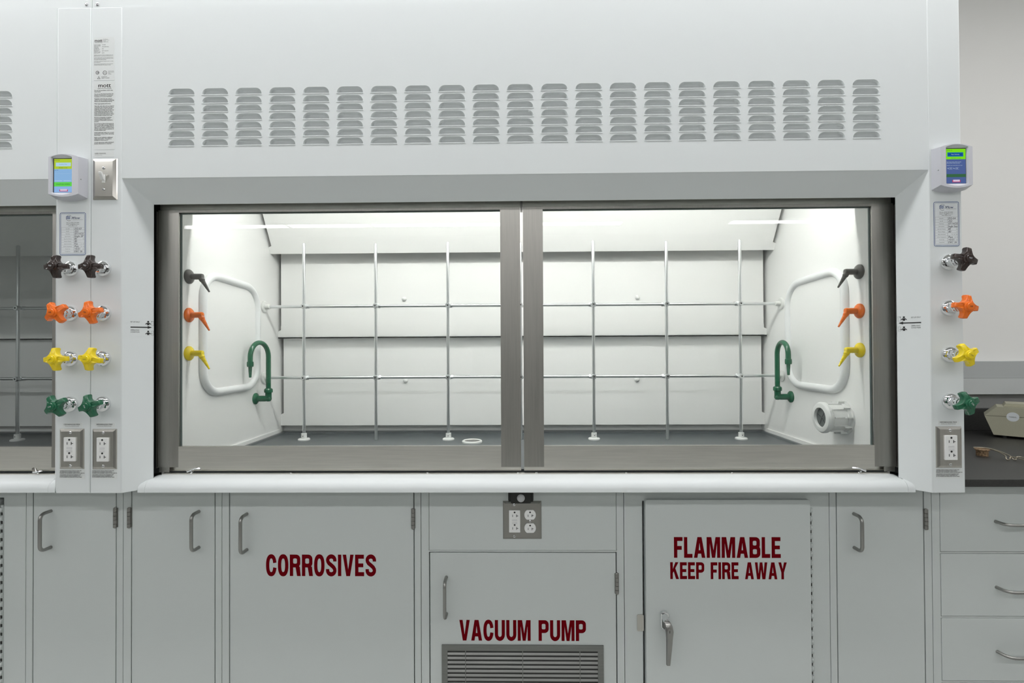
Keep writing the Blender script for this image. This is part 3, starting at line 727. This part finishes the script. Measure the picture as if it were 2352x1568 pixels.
def certificate(x0, x1, z0, z1, rows, label):
    o = sheet('certification_sticker', x0, x1, z0, z1, label, PAPERW, cat='sticker', group='test stickers on the posts', r=.006)
    d = F(); w = x1-x0
    for i, t_ in ((.0010, .0013), (.0040, .0007)):
        d.flat([rrect(x0+i, x1-i, z0+i, z1-i, .0055-i*.4, 4), rrect(x0+i+t_, x1-i-t_, z0+i+t_, z1-i-t_, .0045-i*.4, 4)], (0, YT, 0), X, Z, 1)
    cx = x0+w*.36; zz = z1-.0165
    arc = [(cx+.0085*math.cos(a), zz+.0085*math.sin(a)) for a in [math.radians(40+10*i) for i in range(27)]]
    d.flat([arc+[(cx+.0076*math.cos(a), zz+.0076*math.sin(a)) for a in [math.radians(300-10*i) for i in range(27)]]], (0, YT, 0), X, Z, 2)
    for k in range(3):
        zq = zz-.0035+.003*k; x_ = cx-.0085
        d.flat([[(x_, zq), (x_+.004, zq+.0012), (x_+.008, zq+.0002), (x_+.012, zq+.0012), (x_+.012, zq+.0028), (x_+.008, zq+.0018), (x_+.004, zq+.0028), (x_, zq+.0016)]], (0, YT-.0001, 0), X, Z, 1)
    for dx in (0, .0003): d.text('3Flow', (x0+w*.44+dx, YT, zz-.0028), X, Z, .0062, 'L', width=w*.33, mi=1, shear=.2)
    d.rect((0, YT, 0), X, Z, x0+w*.50, x1-w*.12, zz-.0050, zz-.0045, 2)
    for k, s_ in enumerate(('Phone: (919) 319-4290', 'Email: info@3flow.com', 'www.3flow.com')): d.text(s_, (x0+w/2, YT, z1-.0315-.0042*k), X, Z, .0027, 'C', maxw=w*.62, mi=2)
    zt_ = z1-.0430; rh = (zt_-(z0+.0085))/10; lx, rx_ = x0+w*.08, x1-w*.06; vx = x0+w*.54
    for k in range(11): d.rect((0, YT, 0), X, Z, lx, rx_, zt_-k*rh-.00025, zt_-k*rh, 2)
    d.rect((0, YT, 0), X, Z, vx-.0002, vx+.0002, zt_-10*rh, zt_, 2); d.rect((0, YT, 0), X, Z, lx-.0002, lx, zt_-10*rh, zt_, 2); d.rect((0, YT, 0), X, Z, rx_, rx_+.0002, zt_-10*rh, zt_, 2)
    for k, s_ in enumerate(('Hood ID', 'Lab ID', 'Test Date', 'Sash Position', 'Avg. Face Velocity', 'Monitor Display', 'Alarm Functional', 'Airflow Visualization', 'Tracer Gas', 'Testing Due')):
        d.text(s_, ((lx+vx)/2, YT, zt_-(k+.72)*rh), X, Z, .0021, 'C', maxw=(vx-lx)*.9, mi=2)
    for k, (hw_, pr) in enumerate(rows):
        if hw_: d.text(hw_, (vx+.0015+(.0005*(k % 3)), YT, zt_-(k+.88)*rh), X, Z, .0050, 'L', maxw=(rx_-vx)*(.66 if pr else .9), mi=3, shear=.25)
        if pr: d.text(pr, (rx_-.001, YT, zt_-(k+.72)*rh), X, Z, .0019, 'R', maxw=(rx_-vx)*(.3 if hw_ else .85), mi=2)
    d.build('printing', [INK, BLUE, GREYINK, PENINK], o)
certificate(-1.3088, -1.2319, 1.5685, 1.6915, (('252-03', ''), ('252', ''), ('07/14/25', ''), ('Single 28"', ''), ('85', 'fpm'), ('85', ''), ('Yes', 'No   N/A'), ('Pass', 'No   Fail'), ('<0.01', 'ppm'), ('DEC 26', '')), 'blue bordered test sticker on the post of the dark hood')
certificate(1.1402, 1.2118, 1.5735, 1.6985, (('252-04', ''), ('252', ''), ('07/14/25', ''), ('Single Step', ''), ('80', 'fpm'), ('80', 'cfm'), ('', 'Yes   No   N/A'), ('Pass', 'No   Fail'), ('<0.01', 'ppm'), ('DEC 26', '')), 'blue bordered test sticker on the post near the white wall')

for (x, big, where) in ((-1.2700, '120V/60Hz/16A MAX', 'on the post of the dark hood'), (-1.1770, '240V/60Hz/24A MAX', 'on the light switch post'), (1.1750, '240V/60Hz/24A MAX', 'on the post beside the countertop')):
    o = sheet('voltage_label', x-.0290, x+.0290, 1.0815, 1.0945, 'voltage label above the outlet '+where, group='voltage labels above the outlets')
    d = F()
    for dx in (0, .0002): d.text(big, (x-.001+dx, YT, 1.0882), X, Z, .0036, 'C', width=.0465)
    d.text('TOTAL ALL RECEPTACLES', (x-.001, YT, 1.0840), X, Z, .0023, 'C', width=.0400); d.build('printing', GREYINK if x > 9 else INK, o)
    o = sheet('warning_label', x-.0365, x+.0365, .9350, .9625, 'small print warning label below the outlet '+where, group='warning labels below the outlets')
    d = F(); z = .9580
    for k, s_ in enumerate(('WARNING: REDUCE CIRCUIT CAPACITY IS ONLY FOR', 'SAFE OPERATION OF EQUIPMENT. NEVER OPERATE', 'EQUIPMENT WITH GROUNDING CONDUCTOR DISCONNECTED.', 'AVERTISSEMENT: POUR UN FONCTIONNEMENT SANS', "DANGER, NE JAMAIS UTILISER L'EQUIPEMENT SI LE", "FIL DE CONTINUITE DES MASSES N'EST PAS RACCORDE.")):
        wv = (.062, .057, .071, .061, .0575, .0635)[k]
        for dx in (0, .0002): d.text(s_, (x-.0355+dx, YT, z), X, Z, .0022, 'L', width=wv)
        z -= .00325 if k != 2 else .0048
    d.build('printing', INK, o)

# sash position signs on the bevelled flanks
def sash_sign(s, label):
    ux = Vector((s*-1, 1, 0)).normalized() if s < 0 else Vector((-1, 1, 0)).normalized()
    # u runs from the front corner towards the sash; v is up
    ux = Vector((-s, 1, 0)).normalized(); nrm = Vector((-s, -1, 0)).normalized()
    base = Vector((s*1.1302, 0, 0))+ux*.0195; z0, z1 = 1.3375, 1.3865; K = .90; L = .0600*K
    o = MB().add([base+Z*z0, base+ux*L+Z*z0, base+ux*L+Z*z1, base+Z*z1, base+nrm*.0003+Z*z0, base+ux*L+nrm*.0003+Z*z0, base+ux*L+nrm*.0003+Z*z1, base+nrm*.0003+Z*z1], [(0, 1, 2, 3), (4, 5, 6, 7), (0, 1, 5, 4), (1, 2, 6, 5), (2, 3, 7, 6), (3, 0, 4, 7)]).build('sash_position_sign', PAINT)
    tag(o, label, 'sign', 'sash position signs on the angled flanks')
    d = F(); off = nrm*.0006
    # reading direction along the picture: left to right
    if s < 0: tu, t0 = ux, base+off
    else: tu, t0 = -ux, base+ux*L+off
    def P(u): return t0+tu*(u*K)
    tk = tu*K
    tx0 = .001 if s < 0 else .0345
    px = .0470 if s < 0 else .0165
    d.text('SET UP ONLY', P(tx0)+Z*1.3785, tu, Z, .0034, 'L', width=.0240*K)
    d.text('OPERATING', P(tx0)+Z*1.3550, tu, Z, .0034, 'L', width=.0225*K); d.text('CONDITION', P(tx0)+Z*1.3494, tu, Z, .0034, 'L', width=.0230*K)
    a0, a1 = (.001, .0575) if s < 0 else (.0590, .0025)
    hd = a1-(.012 if s < 0 else -.012); zc = 1.3650
    shaft = [(min(a0, hd), zc-.0016), (max(a0, hd), zc-.0016), (max(a0, hd), zc+.0016), (min(a0, hd), zc+.0016)]
    d.flat([shaft], t0, tk, Z); d.flat([[(hd, zc-.0042), (a1, zc), (hd, zc+.0042)]], t0, tk, Z)
    for zq, hole in ((1.3715, 0), (1.3430, 1)):
        d.flat([circle(px, zq+.0098, .0027, 16)], t0, tk, Z)
        body = [(px-.0030, zq), (px+.0030, zq), (px+.0032, zq+.0040), (px+.0064, zq+.0016), (px+.0080, zq+.0030), (px+.0040, zq+.0066), (px-.0040, zq+.0066), (px-.0080, zq+.0030), (px-.0064, zq+.0016), (px-.0032, zq+.0040)]
        d.flat([body], t0, tk, Z)
        q0 = px+.0085 if s < 0 else px-.0150
        d.flat([[(q0, zq-.001), (q0+.0065, zq-.001), (q0+.0065, zq+.0120), (q0, zq+.0120)], [(q0+.0005, zq-.0005), (q0+.0060, zq-.0005), (q0+.0060, zq+.0115), (q0+.0005, zq+.0115)]], t0, tk, Z, 1)
        d.flat([circle(q0+(.0012 if s < 0 else .0053), zq+(.0105 if not hole else .004), .0010, 10)], t0, tk, Z)
    d.build('printing', [INK, GREYINK], o)
sash_sign(-1, 'black arrow sash position sign on the angled flank nearest the light switch')
sash_sign(1, 'black arrow sash position sign on the angled flank near the countertop')

# ------------------------------------------------------------------ heavy condensed letters
def stroke(path, t):
    n = len(path); Lp = []; Rp = []
    for i, p in enumerate(path):
        if i == 0: d_ = (path[1][0]-p[0], path[1][1]-p[1])
        elif i == n-1: d_ = (p[0]-path[i-1][0], p[1]-path[i-1][1])
        else: d_ = (path[i+1][0]-path[i-1][0], path[i+1][1]-path[i-1][1])
        l = math.hypot(*d_); nx, nz = -d_[1]/l, d_[0]/l
        Lp.append((p[0]+nx*t[0]/2, p[1]+nz*t[1]/2)); Rp.append((p[0]-nx*t[0]/2, p[1]-nz*t[1]/2))
    return [Rp+Lp[::-1]]
TV, TH = .160, .200
def arcp(cx, cz, rx, rz, a0, a1, n=10): return [(cx+rx*math.cos(math.radians(a0+(a1-a0)*i/n)), cz+rz*math.sin(math.radians(a0+(a1-a0)*i/n))) for i in range(n+1)]
def glyph(c):
    t = TV; h = TH; T_ = (TV, TH)
    R = lambda a, b, c_, d: [[(a, c_), (b, c_), (b, d), (a, d)]]
    w = .50; m = w/2; rx = m-t/2
    if c == 'I': return t, [R(0, t, 0, 1)]
    def ell(rx_, rz_, a0, a1, n=36):
        o = []
        for i in range(n+1):
            a = math.radians(a0+(a1-a0)*i/n); ca, sa = math.cos(a), math.sin(a)
            o.append((m+rx_*math.copysign(abs(ca)**.84, ca), .5+rz_*math.copysign(abs(sa)**.84, sa)))
        return o
    if c == 'O': return w, [[ell(m, .515, 0, 360)[:-1], ell(m-t, .515-h, 0, 360)[:-1]]]
    if c == 'C': return w, [stroke([(w-t/2, .61)]+ell(rx, .515-h/2, 18, 342)+[(w-t/2, .39)], T_)]
    if c == 'U': return w, [stroke([(t/2, 1), (t/2, .32)]+arcp(m, .30, rx, .315-h/2, 180, 360)+[(w-t/2, .32), (w-t/2, 1)], T_)]
    if c == 'S':
        p = [(w-t/2, .68), (w-t/2, .74)]+arcp(m, .74, rx, .275-h/2, 10, 180)+[(t/2+.012, .68), (t/2+.06, .60), (m, .51), (w-t/2-.06, .41), (w-t/2-.008, .32)]+arcp(m, .26, rx, .275-h/2, 0, -170)+[(t/2, .26), (t/2, .33)]
        return w, [stroke(p, T_)]
    bowl = lambda z0, z1, ww: [rrect(.0, ww, z0, z1, min(.2, (z1-z0)*.45), 6), rrect(t, ww-t, z0+h*.9, z1-h*.9, min(.055, (z1-z0-1.8*h)*.45), 4)]
    q = h*.9
    if c == 'P': return w, [R(0, t, 0, 1), R(0, .24, 1-q, 1), R(0, .24, .38, .38+q), bowl(.38, 1, w)]
    if c == 'R': return w+.01, [R(0, t, 0, 1), R(0, .24, 1-q, 1), R(0, .24, .40, .40+q), bowl(.40, 1, w), [[(.26, .50), (w+.015-t-.01, 0), (w+.02, 0), (w-.02, .42), (w-.10, .50)]]]
    if c == 'B': return w+.01, [R(0, t, 0, 1), R(0, .24, 1-q, 1), R(0, .24, 0, q), bowl(.42, 1, w-.01), bowl(0, .60, w+.01)]
    if c == 'E': return .43, [R(0, t, 0, 1), R(0, .42, .81, 1), R(0, .39, .415, .595), R(0, .43, 0, .19)]
    if c == 'F': return .41, [R(0, t, 0, 1), R(0, .41, .81, 1), R(0, .37, .385, .57)]
    if c == 'L': return .40, [R(0, t, 0, 1), R(0, .40, 0, .19)]
    if c == 'A': return .54, [[[(0, 0), (.165, 0), (.200, .20), (.340, .20), (.375, 0), (.54, 0), (.37, 1), (.17, 1)], [(.232, .37), (.27, .72), (.308, .37)]]]
    if c == 'V': return .52, [[[(0, 1), (.17, 0), (.35, 0), (.52, 1), (.355, 1), (.26, .30), (.165, 1)]]]
    if c == 'Y': return .52, [[[(0, 1), (.18, .40), (.18, 0), (.34, 0), (.34, .40), (.52, 1), (.345, 1), (.26, .62), (.175, 1)]]]
    if c == 'M': return .64, [[[(0, 0), (.15, 0), (.15, .70), (.245, 0), (.395, 0), (.49, .70), (.49, 0), (.64, 0), (.64, 1), (.42, 1), (.32, .36), (.22, 1), (0, 1)]]]
    if c == 'W': return .76, [[[(0, 1), (.125, 0), (.31, 0), (.38, .56), (.45, 0), (.635, 0), (.76, 1), (.595, 1), (.535, .34), (.46, 1), (.30, 1), (.225, .34), (.165, 1)]]]
    if c == 'K': return .53, [R(0, t, 0, 1), [[(t, .36), (t, .60), (.32, 1), (.51, 1), (.315, .64), (.54, 0), (.355, 0), (.215, .45)]]]
    return .26, []
def block_text(mb, s, x0, x1, z0, z1, y):
    adv = []; w = 0
    for c in s:
        g = glyph(c); adv.append((w, g[1])); w += g[0]+.066
    w -= .066; k = (x1-x0)/w; h = z1-z0
    for off, pieces in adv:
        for j, loops in enumerate(pieces): mb.flat(loops, (x0+off*k, y-.00004*j, z0), X*k, Z*h)
    return mb

# ------------------------------------------------------------------ base cabinets
YC = .118
def pull(parent, x, za, zb, horizontal=None, m=SATIN):
    r = .0050; pr = .036
    if horizontal is None:
        p = [(x, YC, za), (x, YC-pr*.55, za+.0)]
        for i in range(7): w = PI/2*i/6; p.append((x, YC-pr+.012-.012*math.sin(w), za-.012+.012*math.cos(w)) if za > zb else None)
        p = [(x, YC+.001, za), (x, YC-.020, za)]+[(x, YC-.020-.016*math.sin(PI/2*i/5), za-.016+.016*math.cos(PI/2*i/5)) for i in range(1, 6)]+[(x, YC-.036+.016-.016*math.cos(PI/2*i/5), zb+.016-.016*math.sin(PI/2*i/5)) for i in range(0, 6)]+[(x, YC+.001, zb)]
    else:
        xa, xb = za, zb; z = horizontal
        p = [(xa, YC+.001, z), (xa+.004, YC-.010, z-.001)]+[(xa+.006+.024*(1-math.cos(PI/2*i/5)), YC-.010-.022*math.sin(PI/2*i/5), z-.002) for i in range(1, 6)]+[(xb-.006-.024*(1-math.sin(PI/2*i/5)), YC-.010-.022*math.cos(PI/2*i/5), z-.002) for i in range(0, 5)]+[(xb-.004, YC-.010, z-.001), (xb, YC+.001, z)]
    MB().tube(p, r if horizontal is None else .0046, 12).build('handle', m, parent)
def hinge(parent, x, z0, z1):
    h = MB().box(x-.0062, x+.0062, YC-.0025, YC+.002, z0+.001, z1-.001)
    n = 5
    for i in range(n):
        a = z1-(z1-z0)*i/n; b = z1-(z1-z0)*(i+1)/n
        h.cyl((x, YC-.004, a-.0005), (x, YC-.004, b+.0005), .0052, 12)
    h.lathe((x, YC-.004, z1-.0005), (0, 0, 1), [(0, .0042), (.002, .003), (.0025, 0)], 10); h.lathe((x, YC-.004, z0+.0005), (0, 0, -1), [(0, .0042), (.002, .003), (.0025, 0)], 10)
    h.build('hinge', HINGE, parent)
ZC = .8865
def carcass(parent, x0, x1, openings, zt=ZC):
    """cabinet body: box set back, face frame with openings (a,b,c,d)"""
    b = MB().box(x0+.0006, x1-.0006, YC+.051, .70, .10, zt)
    b.box(x0+.01, x1-.01, .19, .66, 0, .0999)
    # face frame = whole front minus openings, cut by columns
    xs = sorted({x0+.0006, x1-.0006}|{v for o in openings for v in o[:2]})
    for a, c in zip(xs, xs[1:]):
        zz = [(o[2], o[3]) for o in openings if o[0] <= a+1e-6 and o[1] >= c-1e-6]
        zz.sort(); z = .10
        for (p, q) in zz:
            if p > z+1e-5: b.box(a, c, YC+.0002, YC+.0512, z, p)
            z = q
        if zt > z+1e-5: b.box(a, c, YC+.0002, YC+.0512, z, zt)
    b.build('body', CABP, parent)
def door(parent, a, b, c, d, name='door', g=.0030, y=YC, bev=.0012):
    return MB().box(a+g, b-g, y, y+.020, c+g, d-g, 0, bev).build(name, CABP, parent)
def cabinet(x0, x1, label, cat='cabinet', name='base_cabinet'):
    return thing(name, ((x0+x1)/2, .4, 0), label, cat, 'grey steel base cabinets')
ZD = .115
# cabinet at the picture's edge, with the piano hinge
def piano(parent, x, z0, z1, flip=1):
    h = MB().box(x-.0045, x+.0045, YC-.001, YC+.004, z0, z1)
    z = z1; n = int((z1-z0)/.0262)
    k = MB()
    for i in range(n):
        zz = z1-.0262*i-.008
        h.cyl((x-flip*.001, YC-.003, zz), (x-flip*.001, YC-.003, zz-.0128), .0040, 10)
        k.box(x-.0030, x+.0028, YC-.0016, YC-.0008, zz-.0240, zz-.0150)
    hb = h.build('piano_hinge', CABP, parent); k.build('knuckle_gap', DARK, hb)
c1 = cabinet(-2.13, -1.5206, 'grey steel cabinet with a long piano hinge below the dark hood')
carcass(c1, -2.13, -1.5206, [(-2.08, -1.5890, ZD, .848)])
MB().prism(rrect(-2.078, -1.6020, ZD+.002, .8440, .006, 3), 'y', YC-.014, YC+.016, bev=.0015).build('door', CABP, c1)
piano(c1, -1.5945, ZD+.002, .826, 1)
# plain single-door cabinets
c2 = cabinet(-1.5200, -1.2190, 'narrow grey cabinet below the dark hood with its handle by the piano hinge')
carcass(c2, -1.5200, -1.2190, [(-1.4997, -1.2387, ZD, ZC)]); d2 = door(c2, -1.4997, -1.2387, ZD, ZC); pull(d2, -1.4425, .8075, .697); hinge(c2, -1.2405, .758, .818)
c3 = cabinet(-1.2184, -.9140, 'narrow blank grey cabinet between the corrosives cabinet and the dark hood')
carcass(c3, -1.2184, -.9140, [(-1.1942, -.9335, ZD, ZC)]); d3 = door(c3, -1.1942, -.9335, ZD, ZC); pull(d3, -.9845, .806, .697); hinge(c3, -1.1975, .758, .818)
c4 = cabinet(-.9134, -.3057, 'wide grey cabinet with red CORROSIVES lettering')
carcass(c4, -.9134, -.3057, [(-.8920, -.3250, ZD, ZC)]); d4 = door(c4, -.8920, -.3250, ZD, ZC); pull(d4, -.8370, .7985, .690); hinge(c4, -.3285, .755, .8155)
block_text(F(), 'CORROSIVES', -.7783, -.4420, .6105, .6755, YC-.0003).build('lettering', RED, d4)
c5 = cabinet(-.3051, .3066, 'grey cabinet with red VACUUM PUMP lettering and louvred vent')
carcass(c5, -.3051, .3066, [(-.2813, .2850, .6885, ZC), (-.2813, .2850, ZD, .6845)])
MB().box(-.2803, .2840, YC, YC+.02, .6892, ZC-.001, 0, .001).build('fixed_panel', CABP, c5)
d5 = door(c5, -.2813, .2850, ZD, .6845); pull(d5, -.2290, .608, .4985); hinge(c5, .2842, .561, .6224)
block_text(F(), 'VACUUM PUMP', -.1901, .1912, .4180, .4800, YC-.0003).build('lettering', RED, d5)
g = MB()
gx, gt, gb, gf = .2432, .4065, .16, .0172
yf = YC-.004
g.box(-gx, gx, yf, YC-.0002, gt-gf, gt).box(-gx, gx, yf, YC-.0002, gb, gb+gf).box(-gx, -gx+gf, yf, YC-.0002, gb+gf, gt-gf).box(gx-gf, gx, yf, YC-.0002, gb+gf, gt-gf)
for xx in (-.1715, .0005, .1725): g.box(xx-.0011, xx+.0011, yf+.0005, YC-.0004, gb+gf, gt-gf)
zz = gt-gf-.0062
while zz > gb+gf:
    g.prism([(yf+.0003, zz-.0068), (yf+.0003, zz-.0058), (YC-.0006, zz), (YC-.0003, zz-.0012), (YC-.0003, zz-.0068)], 'x', -gx+gf, gx-gf); zz -= .01285
vg = g.build('vent_grille', add_noise(mat('dull_vent_metal', (.25, .255, .245), .38, 1.0), 220, .93, 1.06, (.05, 1, 1)), d5)
MB().box(-gx+gf, gx-gf, YC-.0009, YC-.0002, gb+gf, gt-gf).build('shade_backing', DARK, vg)  # thin dark sheet stands in for the unlit opening behind the slats
c6 = cabinet(.3072, .9188, 'grey cabinet with red FLAMMABLE KEEP FIRE AWAY lettering')
carcass(c6, .3072, .9188, [(.3620, .8585, ZD, .838)])
d6 = MB().prism(rrect(.3685, .8555, ZD+.004, .8450, .006, 3), 'y', YC-.014, YC+.016, bev=.0015).build('door', CABP, c6)
piano(c6, .8625, ZD+.004, .826, -1)
yl = YC-.014
block_text(F(), 'FLAMMABLE', .4520, .7670, .6735, .7350, yl-.0003).build('lettering', RED, d6)
block_text(F(), 'KEEP FIRE AWAY', .4405, .7845, .6105, .6605, yl-.0003).build('lettering', RED, d6)
MB().prism(rrect(.3440, .3640, .4495, .4985, .004, 3), 'y', YC-.003, YC+.0001).build('strike_plate', PLATE, c6)
lv = MB().prism(rrect(.4085, .4330, .4660, .5200, .0115, 6), 'y', yl-.012, yl, bev=.003)
lv.lathe((.4205, yl-.010, .5045), (0, -1, -.25), [(0, .0100), (.008, .0092), (.016, .0095), (.022, .0080)], 18)
hd_ = lv.build('latch_handle', CHROME, d6)
lever = MB(); pth = [(.4210, yl-.030, .5000, .0095), (.4240, yl-.036, .4900, .0115), (.4265, yl-.038, .4750, .0115), (.4265, yl-.036, .4550, .0100), (.4255, yl-.034, .4200, .0085), (.4240, yl-.032, .3880, .0068), (.4235, yl-.031, .3770, .0060)]
vs = []; fs = []
for (x_, y_, z_, hw_) in pth:
    vs += [(x_-hw_, y_, z_), (x_-hw_*.7, y_-.006, z_), (x_+hw_*.7, y_-.006, z_), (x_+hw_, y_, z_), (x_+hw_*.7, y_+.004, z_), (x_-hw_*.7, y_+.004, z_)]
for i in range(len(pth)-1):
    for j in range(6): fs.append((i*6+j, i*6+(j+1) % 6, (i+1)*6+(j+1) % 6, (i+1)*6+j))
fs += [tuple(range(6)), tuple(len(vs)-6+j for j in range(5, -1, -1))]
lever.add(vs, fs, 0, True).build('lever', SATIN, hd_, sharp=60)
MB().lathe((.4250, yl-.0430, .4790), (0, -1, 0), [(0, .0072), (.002, .0070), (.0022, 0)], 18).box(.4242, .4258, yl-.0456, yl-.0445, .4755, .4825, 1).build('keyhole', [SATIN, DARK], hd_)
c7 = cabinet(.9193, 1.2205, 'narrow blank grey cabinet between the flammables cabinet and the drawers')
carcass(c7, .9193, 1.2205, [(.9386, 1.1993, ZD, ZC)]); d7 = door(c7, .9386, 1.1993, ZD, ZC); pull(d7, .9917, .7995, .699); hinge(c7, 1.2018, .7548, .8143)
c8 = cabinet(1.2211, 1.6975, 'grey drawer cabinet under the black countertop', 'drawer cabinet', 'drawer_cabinet')
rows = ((.6864, .882), (.4955, .6825), (.3051, .4915), (ZD, .3011))
carcass(c8, 1.2211, 1.6975, [(1.2445, 1.6745, r_[0], r_[1]) for r_ in rows], .8920)
for k, (a, b) in enumerate(rows):
    dr = door(c8, 1.2445, 1.6745, a, b, 'drawer', .0012, YC-.001, .0014)
    if k < 3: pull(dr, None, 1.4065, 1.5125, (.7775, .5830, .3930)[k])

# outlet and sensor on the pump cabinet
T = thing('double_outlet', (.0013, YC, .7238), 'square steel double outlet plate on the vacuum pump cabinet', 'electrical outlet')
c = cover(MB(), .0013, .7808, .1165, .1143, YC, .0055, .006).build('cover_plate', mat('bright_plate', (.30, .295, .275), .17, 1.0), T)
for s in (-1, 1): screw(c, -.0225, YC-.0054, .7808+s*.0475)
gfci_face(T, -.0215, .7790, YC-.0052, .0335, .0665)
for zc in (.7985, .7590):
    r_ = MB().prism([(.0250+.0172*math.cos(a)*1.0, zc+max(-.0140, min(.0140, .0172*math.sin(a)))) for a in [2*PI*i/32 for i in range(32)]], 'y', YC-.0092, YC-.005).build('receptacle', WHITEP, T)
    d = MB(); yy = YC-.0094
    d.box(.0182, .0196, yy-.0003, yy+.0005, zc-.0055, zc+.0010).box(.0296, .0312, yy-.0003, yy+.0005, zc-.0060, zc+.0012).box(.0312, .0350, yy-.0003, yy+.0005, zc-.0022, zc-.0008)
    d.lathe((.0250, yy+.0005, zc+.0080), (0, -1, 0), [(0, .0026), (.0009, .0026), (.00095, 0)], 12); d.build('slots', INK, r_)
screw(c, .0250, YC-.0054, .7790, .0035)
T = thing('occupancy_sensor', (-.0023, YC, .8340), 'small black sensor box with round grey lens under the white sill', 'sensor')
MB().box(-.0320, .0270, YC-.018, YC, .8350, .8700, 0, .002).build('body', BLACKRUB, T)
b_ = MB()
for s in (-1, 1):
    cx_ = -.0025+s*.0325
    b_.prism([(cx_-.004, .838), (cx_+.004, .838), (cx_+.0055, .842), (cx_+.0055, .874), (cx_-.0055, .874), (cx_-.0055, .842)], 'y', YC-.004, YC)
b_.build('bracket', BLACKRUB, T)
MB().lathe((-.0023, YC-.018, .8515), (0, -1, 0), [(0, .0118), (.003, .0112), (.006, .0085), (.0078, .004), (.008, 0)], 24).build('lens', LENSG, T)

# ------------------------------------------------------------------ bench beside the hood
T = thing('countertop', (2.0, .45, .8925), 'black epoxy countertop beside the lit fume hood', 'countertop')
MB().box(1.2192, 2.75, .069, .9095, .8925, ZF, 0, .0015).build('slab', BLACKTOP, T)
MB().box(1.2192, 2.75, .890, .9095, ZF+.0002, 1.0135, 0, .0015).build('backsplash', BLACKTOP, T)
T = thing('wall_raceway', (2.0, .88, 1.085), 'grey two-strip raceway along the white wall above the countertop', 'raceway')
MB().box(1.2192, 2.9, .868, .9099, 1.1520, 1.2265, 0, .001).build('upper_strip', RACE, T)
MB().box(1.2192, 2.9, .864, .9099, 1.0800, 1.1512, 0, .001).build('lower_strip', mat('pale_raceway', (.55, .575, .575), .45), T)
struct(MB().box(1.2192, 2.9, .9075, .9099, 1.0137, 1.0798).build('wall_shade_1', WALLSHADE))  # strip of wall painted with the shade under the raceway
# far cabinet under the rest of the countertop
c9 = cabinet(1.6981, 2.75, 'grey cabinet under the far part of the black countertop'); carcass(c9, 1.6981, 2.75, [(1.72, 2.73, ZD, .86)], .8920); door(c9, 1.72, 2.73, ZD, .86)

# beige bench instrument, turned a little towards the camera
T = thing('bench_instrument', (2.16, .66, ZF), 'beige bench instrument with pointed end and round white sticker on the black countertop', 'instrument')
O = Vector((1.957, .752, ZF)); e1 = Vector((.75, -.66, 0)).normalized(); e2 = Vector((.66, .75, 0)).normalized()
def block(pts, y0, y1, m=None):
    mb = MB(); n = len(pts); vs = [O+e1*a+Z*b+e2*y0 for a, b in pts]+[O+e1*a+Z*b+e2*y1 for a, b in pts]
    return mb.add(vs, [(i, (i+1) % n, n+(i+1) % n, n+i) for i in range(n)]+[tuple(range(n)), tuple(range(2*n-1, n-1, -1))])
block([(.027, .0105), (.30, .0075), (.335, .0900), (0, .0880)], 0, .13).build('lower_housing', BEIGE, T)
block([(.001, .0895), (.334, .0915), (.300, .1290), (.0385, .1280)], 0, .13).build('upper_housing', BEIGE, T)
block([(.058, .1290), (.28, .1293), (.275, .1430), (.066, .1420)], .02, .13).build('lid', BEIGE, T)
for a in (.06, .26):
    for y in (.02, .11): MB().cyl(O+e1*a+e2*y, O+e1*a+e2*y+Z*.0098, .009, 14).build('foot', BLACKRUB, T)
dk = F(); oo = O-e2*.0006; dk.flat([circle(.085, .0895, .0190, 30)], oo, e1, Z, 0); dk.text('TORBAL', oo-e2*.0003+e1*.085+Z*.0865, e1, Z, .0045, 'C', width=.023, mi=1); dk.build('round_sticker', [PAPERW, GREYINK], T)

# bent wire holder with a rusty end
T = thing('wire_tongs', (1.63, .36, ZF), 'bent wire tongs with a rusty round end lying on the black countertop', 'tongs')
MB().lathe((1.6125, .384, ZF), (0, 0, 1), [(0, .0165), (.0180, .0170), (.0187, .0200), (.0215, .0208), (.0230, .0198), (.0232, 0)], 26).build('cup', RUST, T)
wa = [(1.598, .402, .9390), (1.630, .392, .9390), (1.634, .352, .936), (1.632, .322, .928), (1.6255, .311, .919), (1.629, .308, .9160), (1.637, .310, .919), (1.642, .314, .9235), (1.653, .312, .924), (1.652, .270, .9225), (1.650, .210, .921)]
wb = [(1.615, .400, .9390), (1.641, .392, .9380), (1.641, .352, .936), (1.648, .322, .927), (1.648, .314, .919), (1.654, .308, .9160), (1.662, .314, .919), (1.672, .320, .9235), (1.682, .306, .923), (1.684, .260, .922), (1.680, .200, .921)]
def smooth(p, k=4):
    p = [Vector(v) for v in p]; out = []
    for i in range(len(p)-1):
        a, b, c_, d_ = p[max(i-1, 0)], p[i], p[i+1], p[min(i+2, len(p)-1)]
        for j in range(k):
            t_ = j/k; out.append(.5*((2*b)+(-a+c_)*t_+(2*a-5*b+4*c_-d_)*t_*t_+(-a+3*b-3*c_+d_)*t_**3))
    return out+[p[-1]]
MB().tube(smooth(wa), .0018, 8).build('wire', WIRE, T); MB().tube(smooth(wb), .0018, 8).build('wire', WIRE, T)
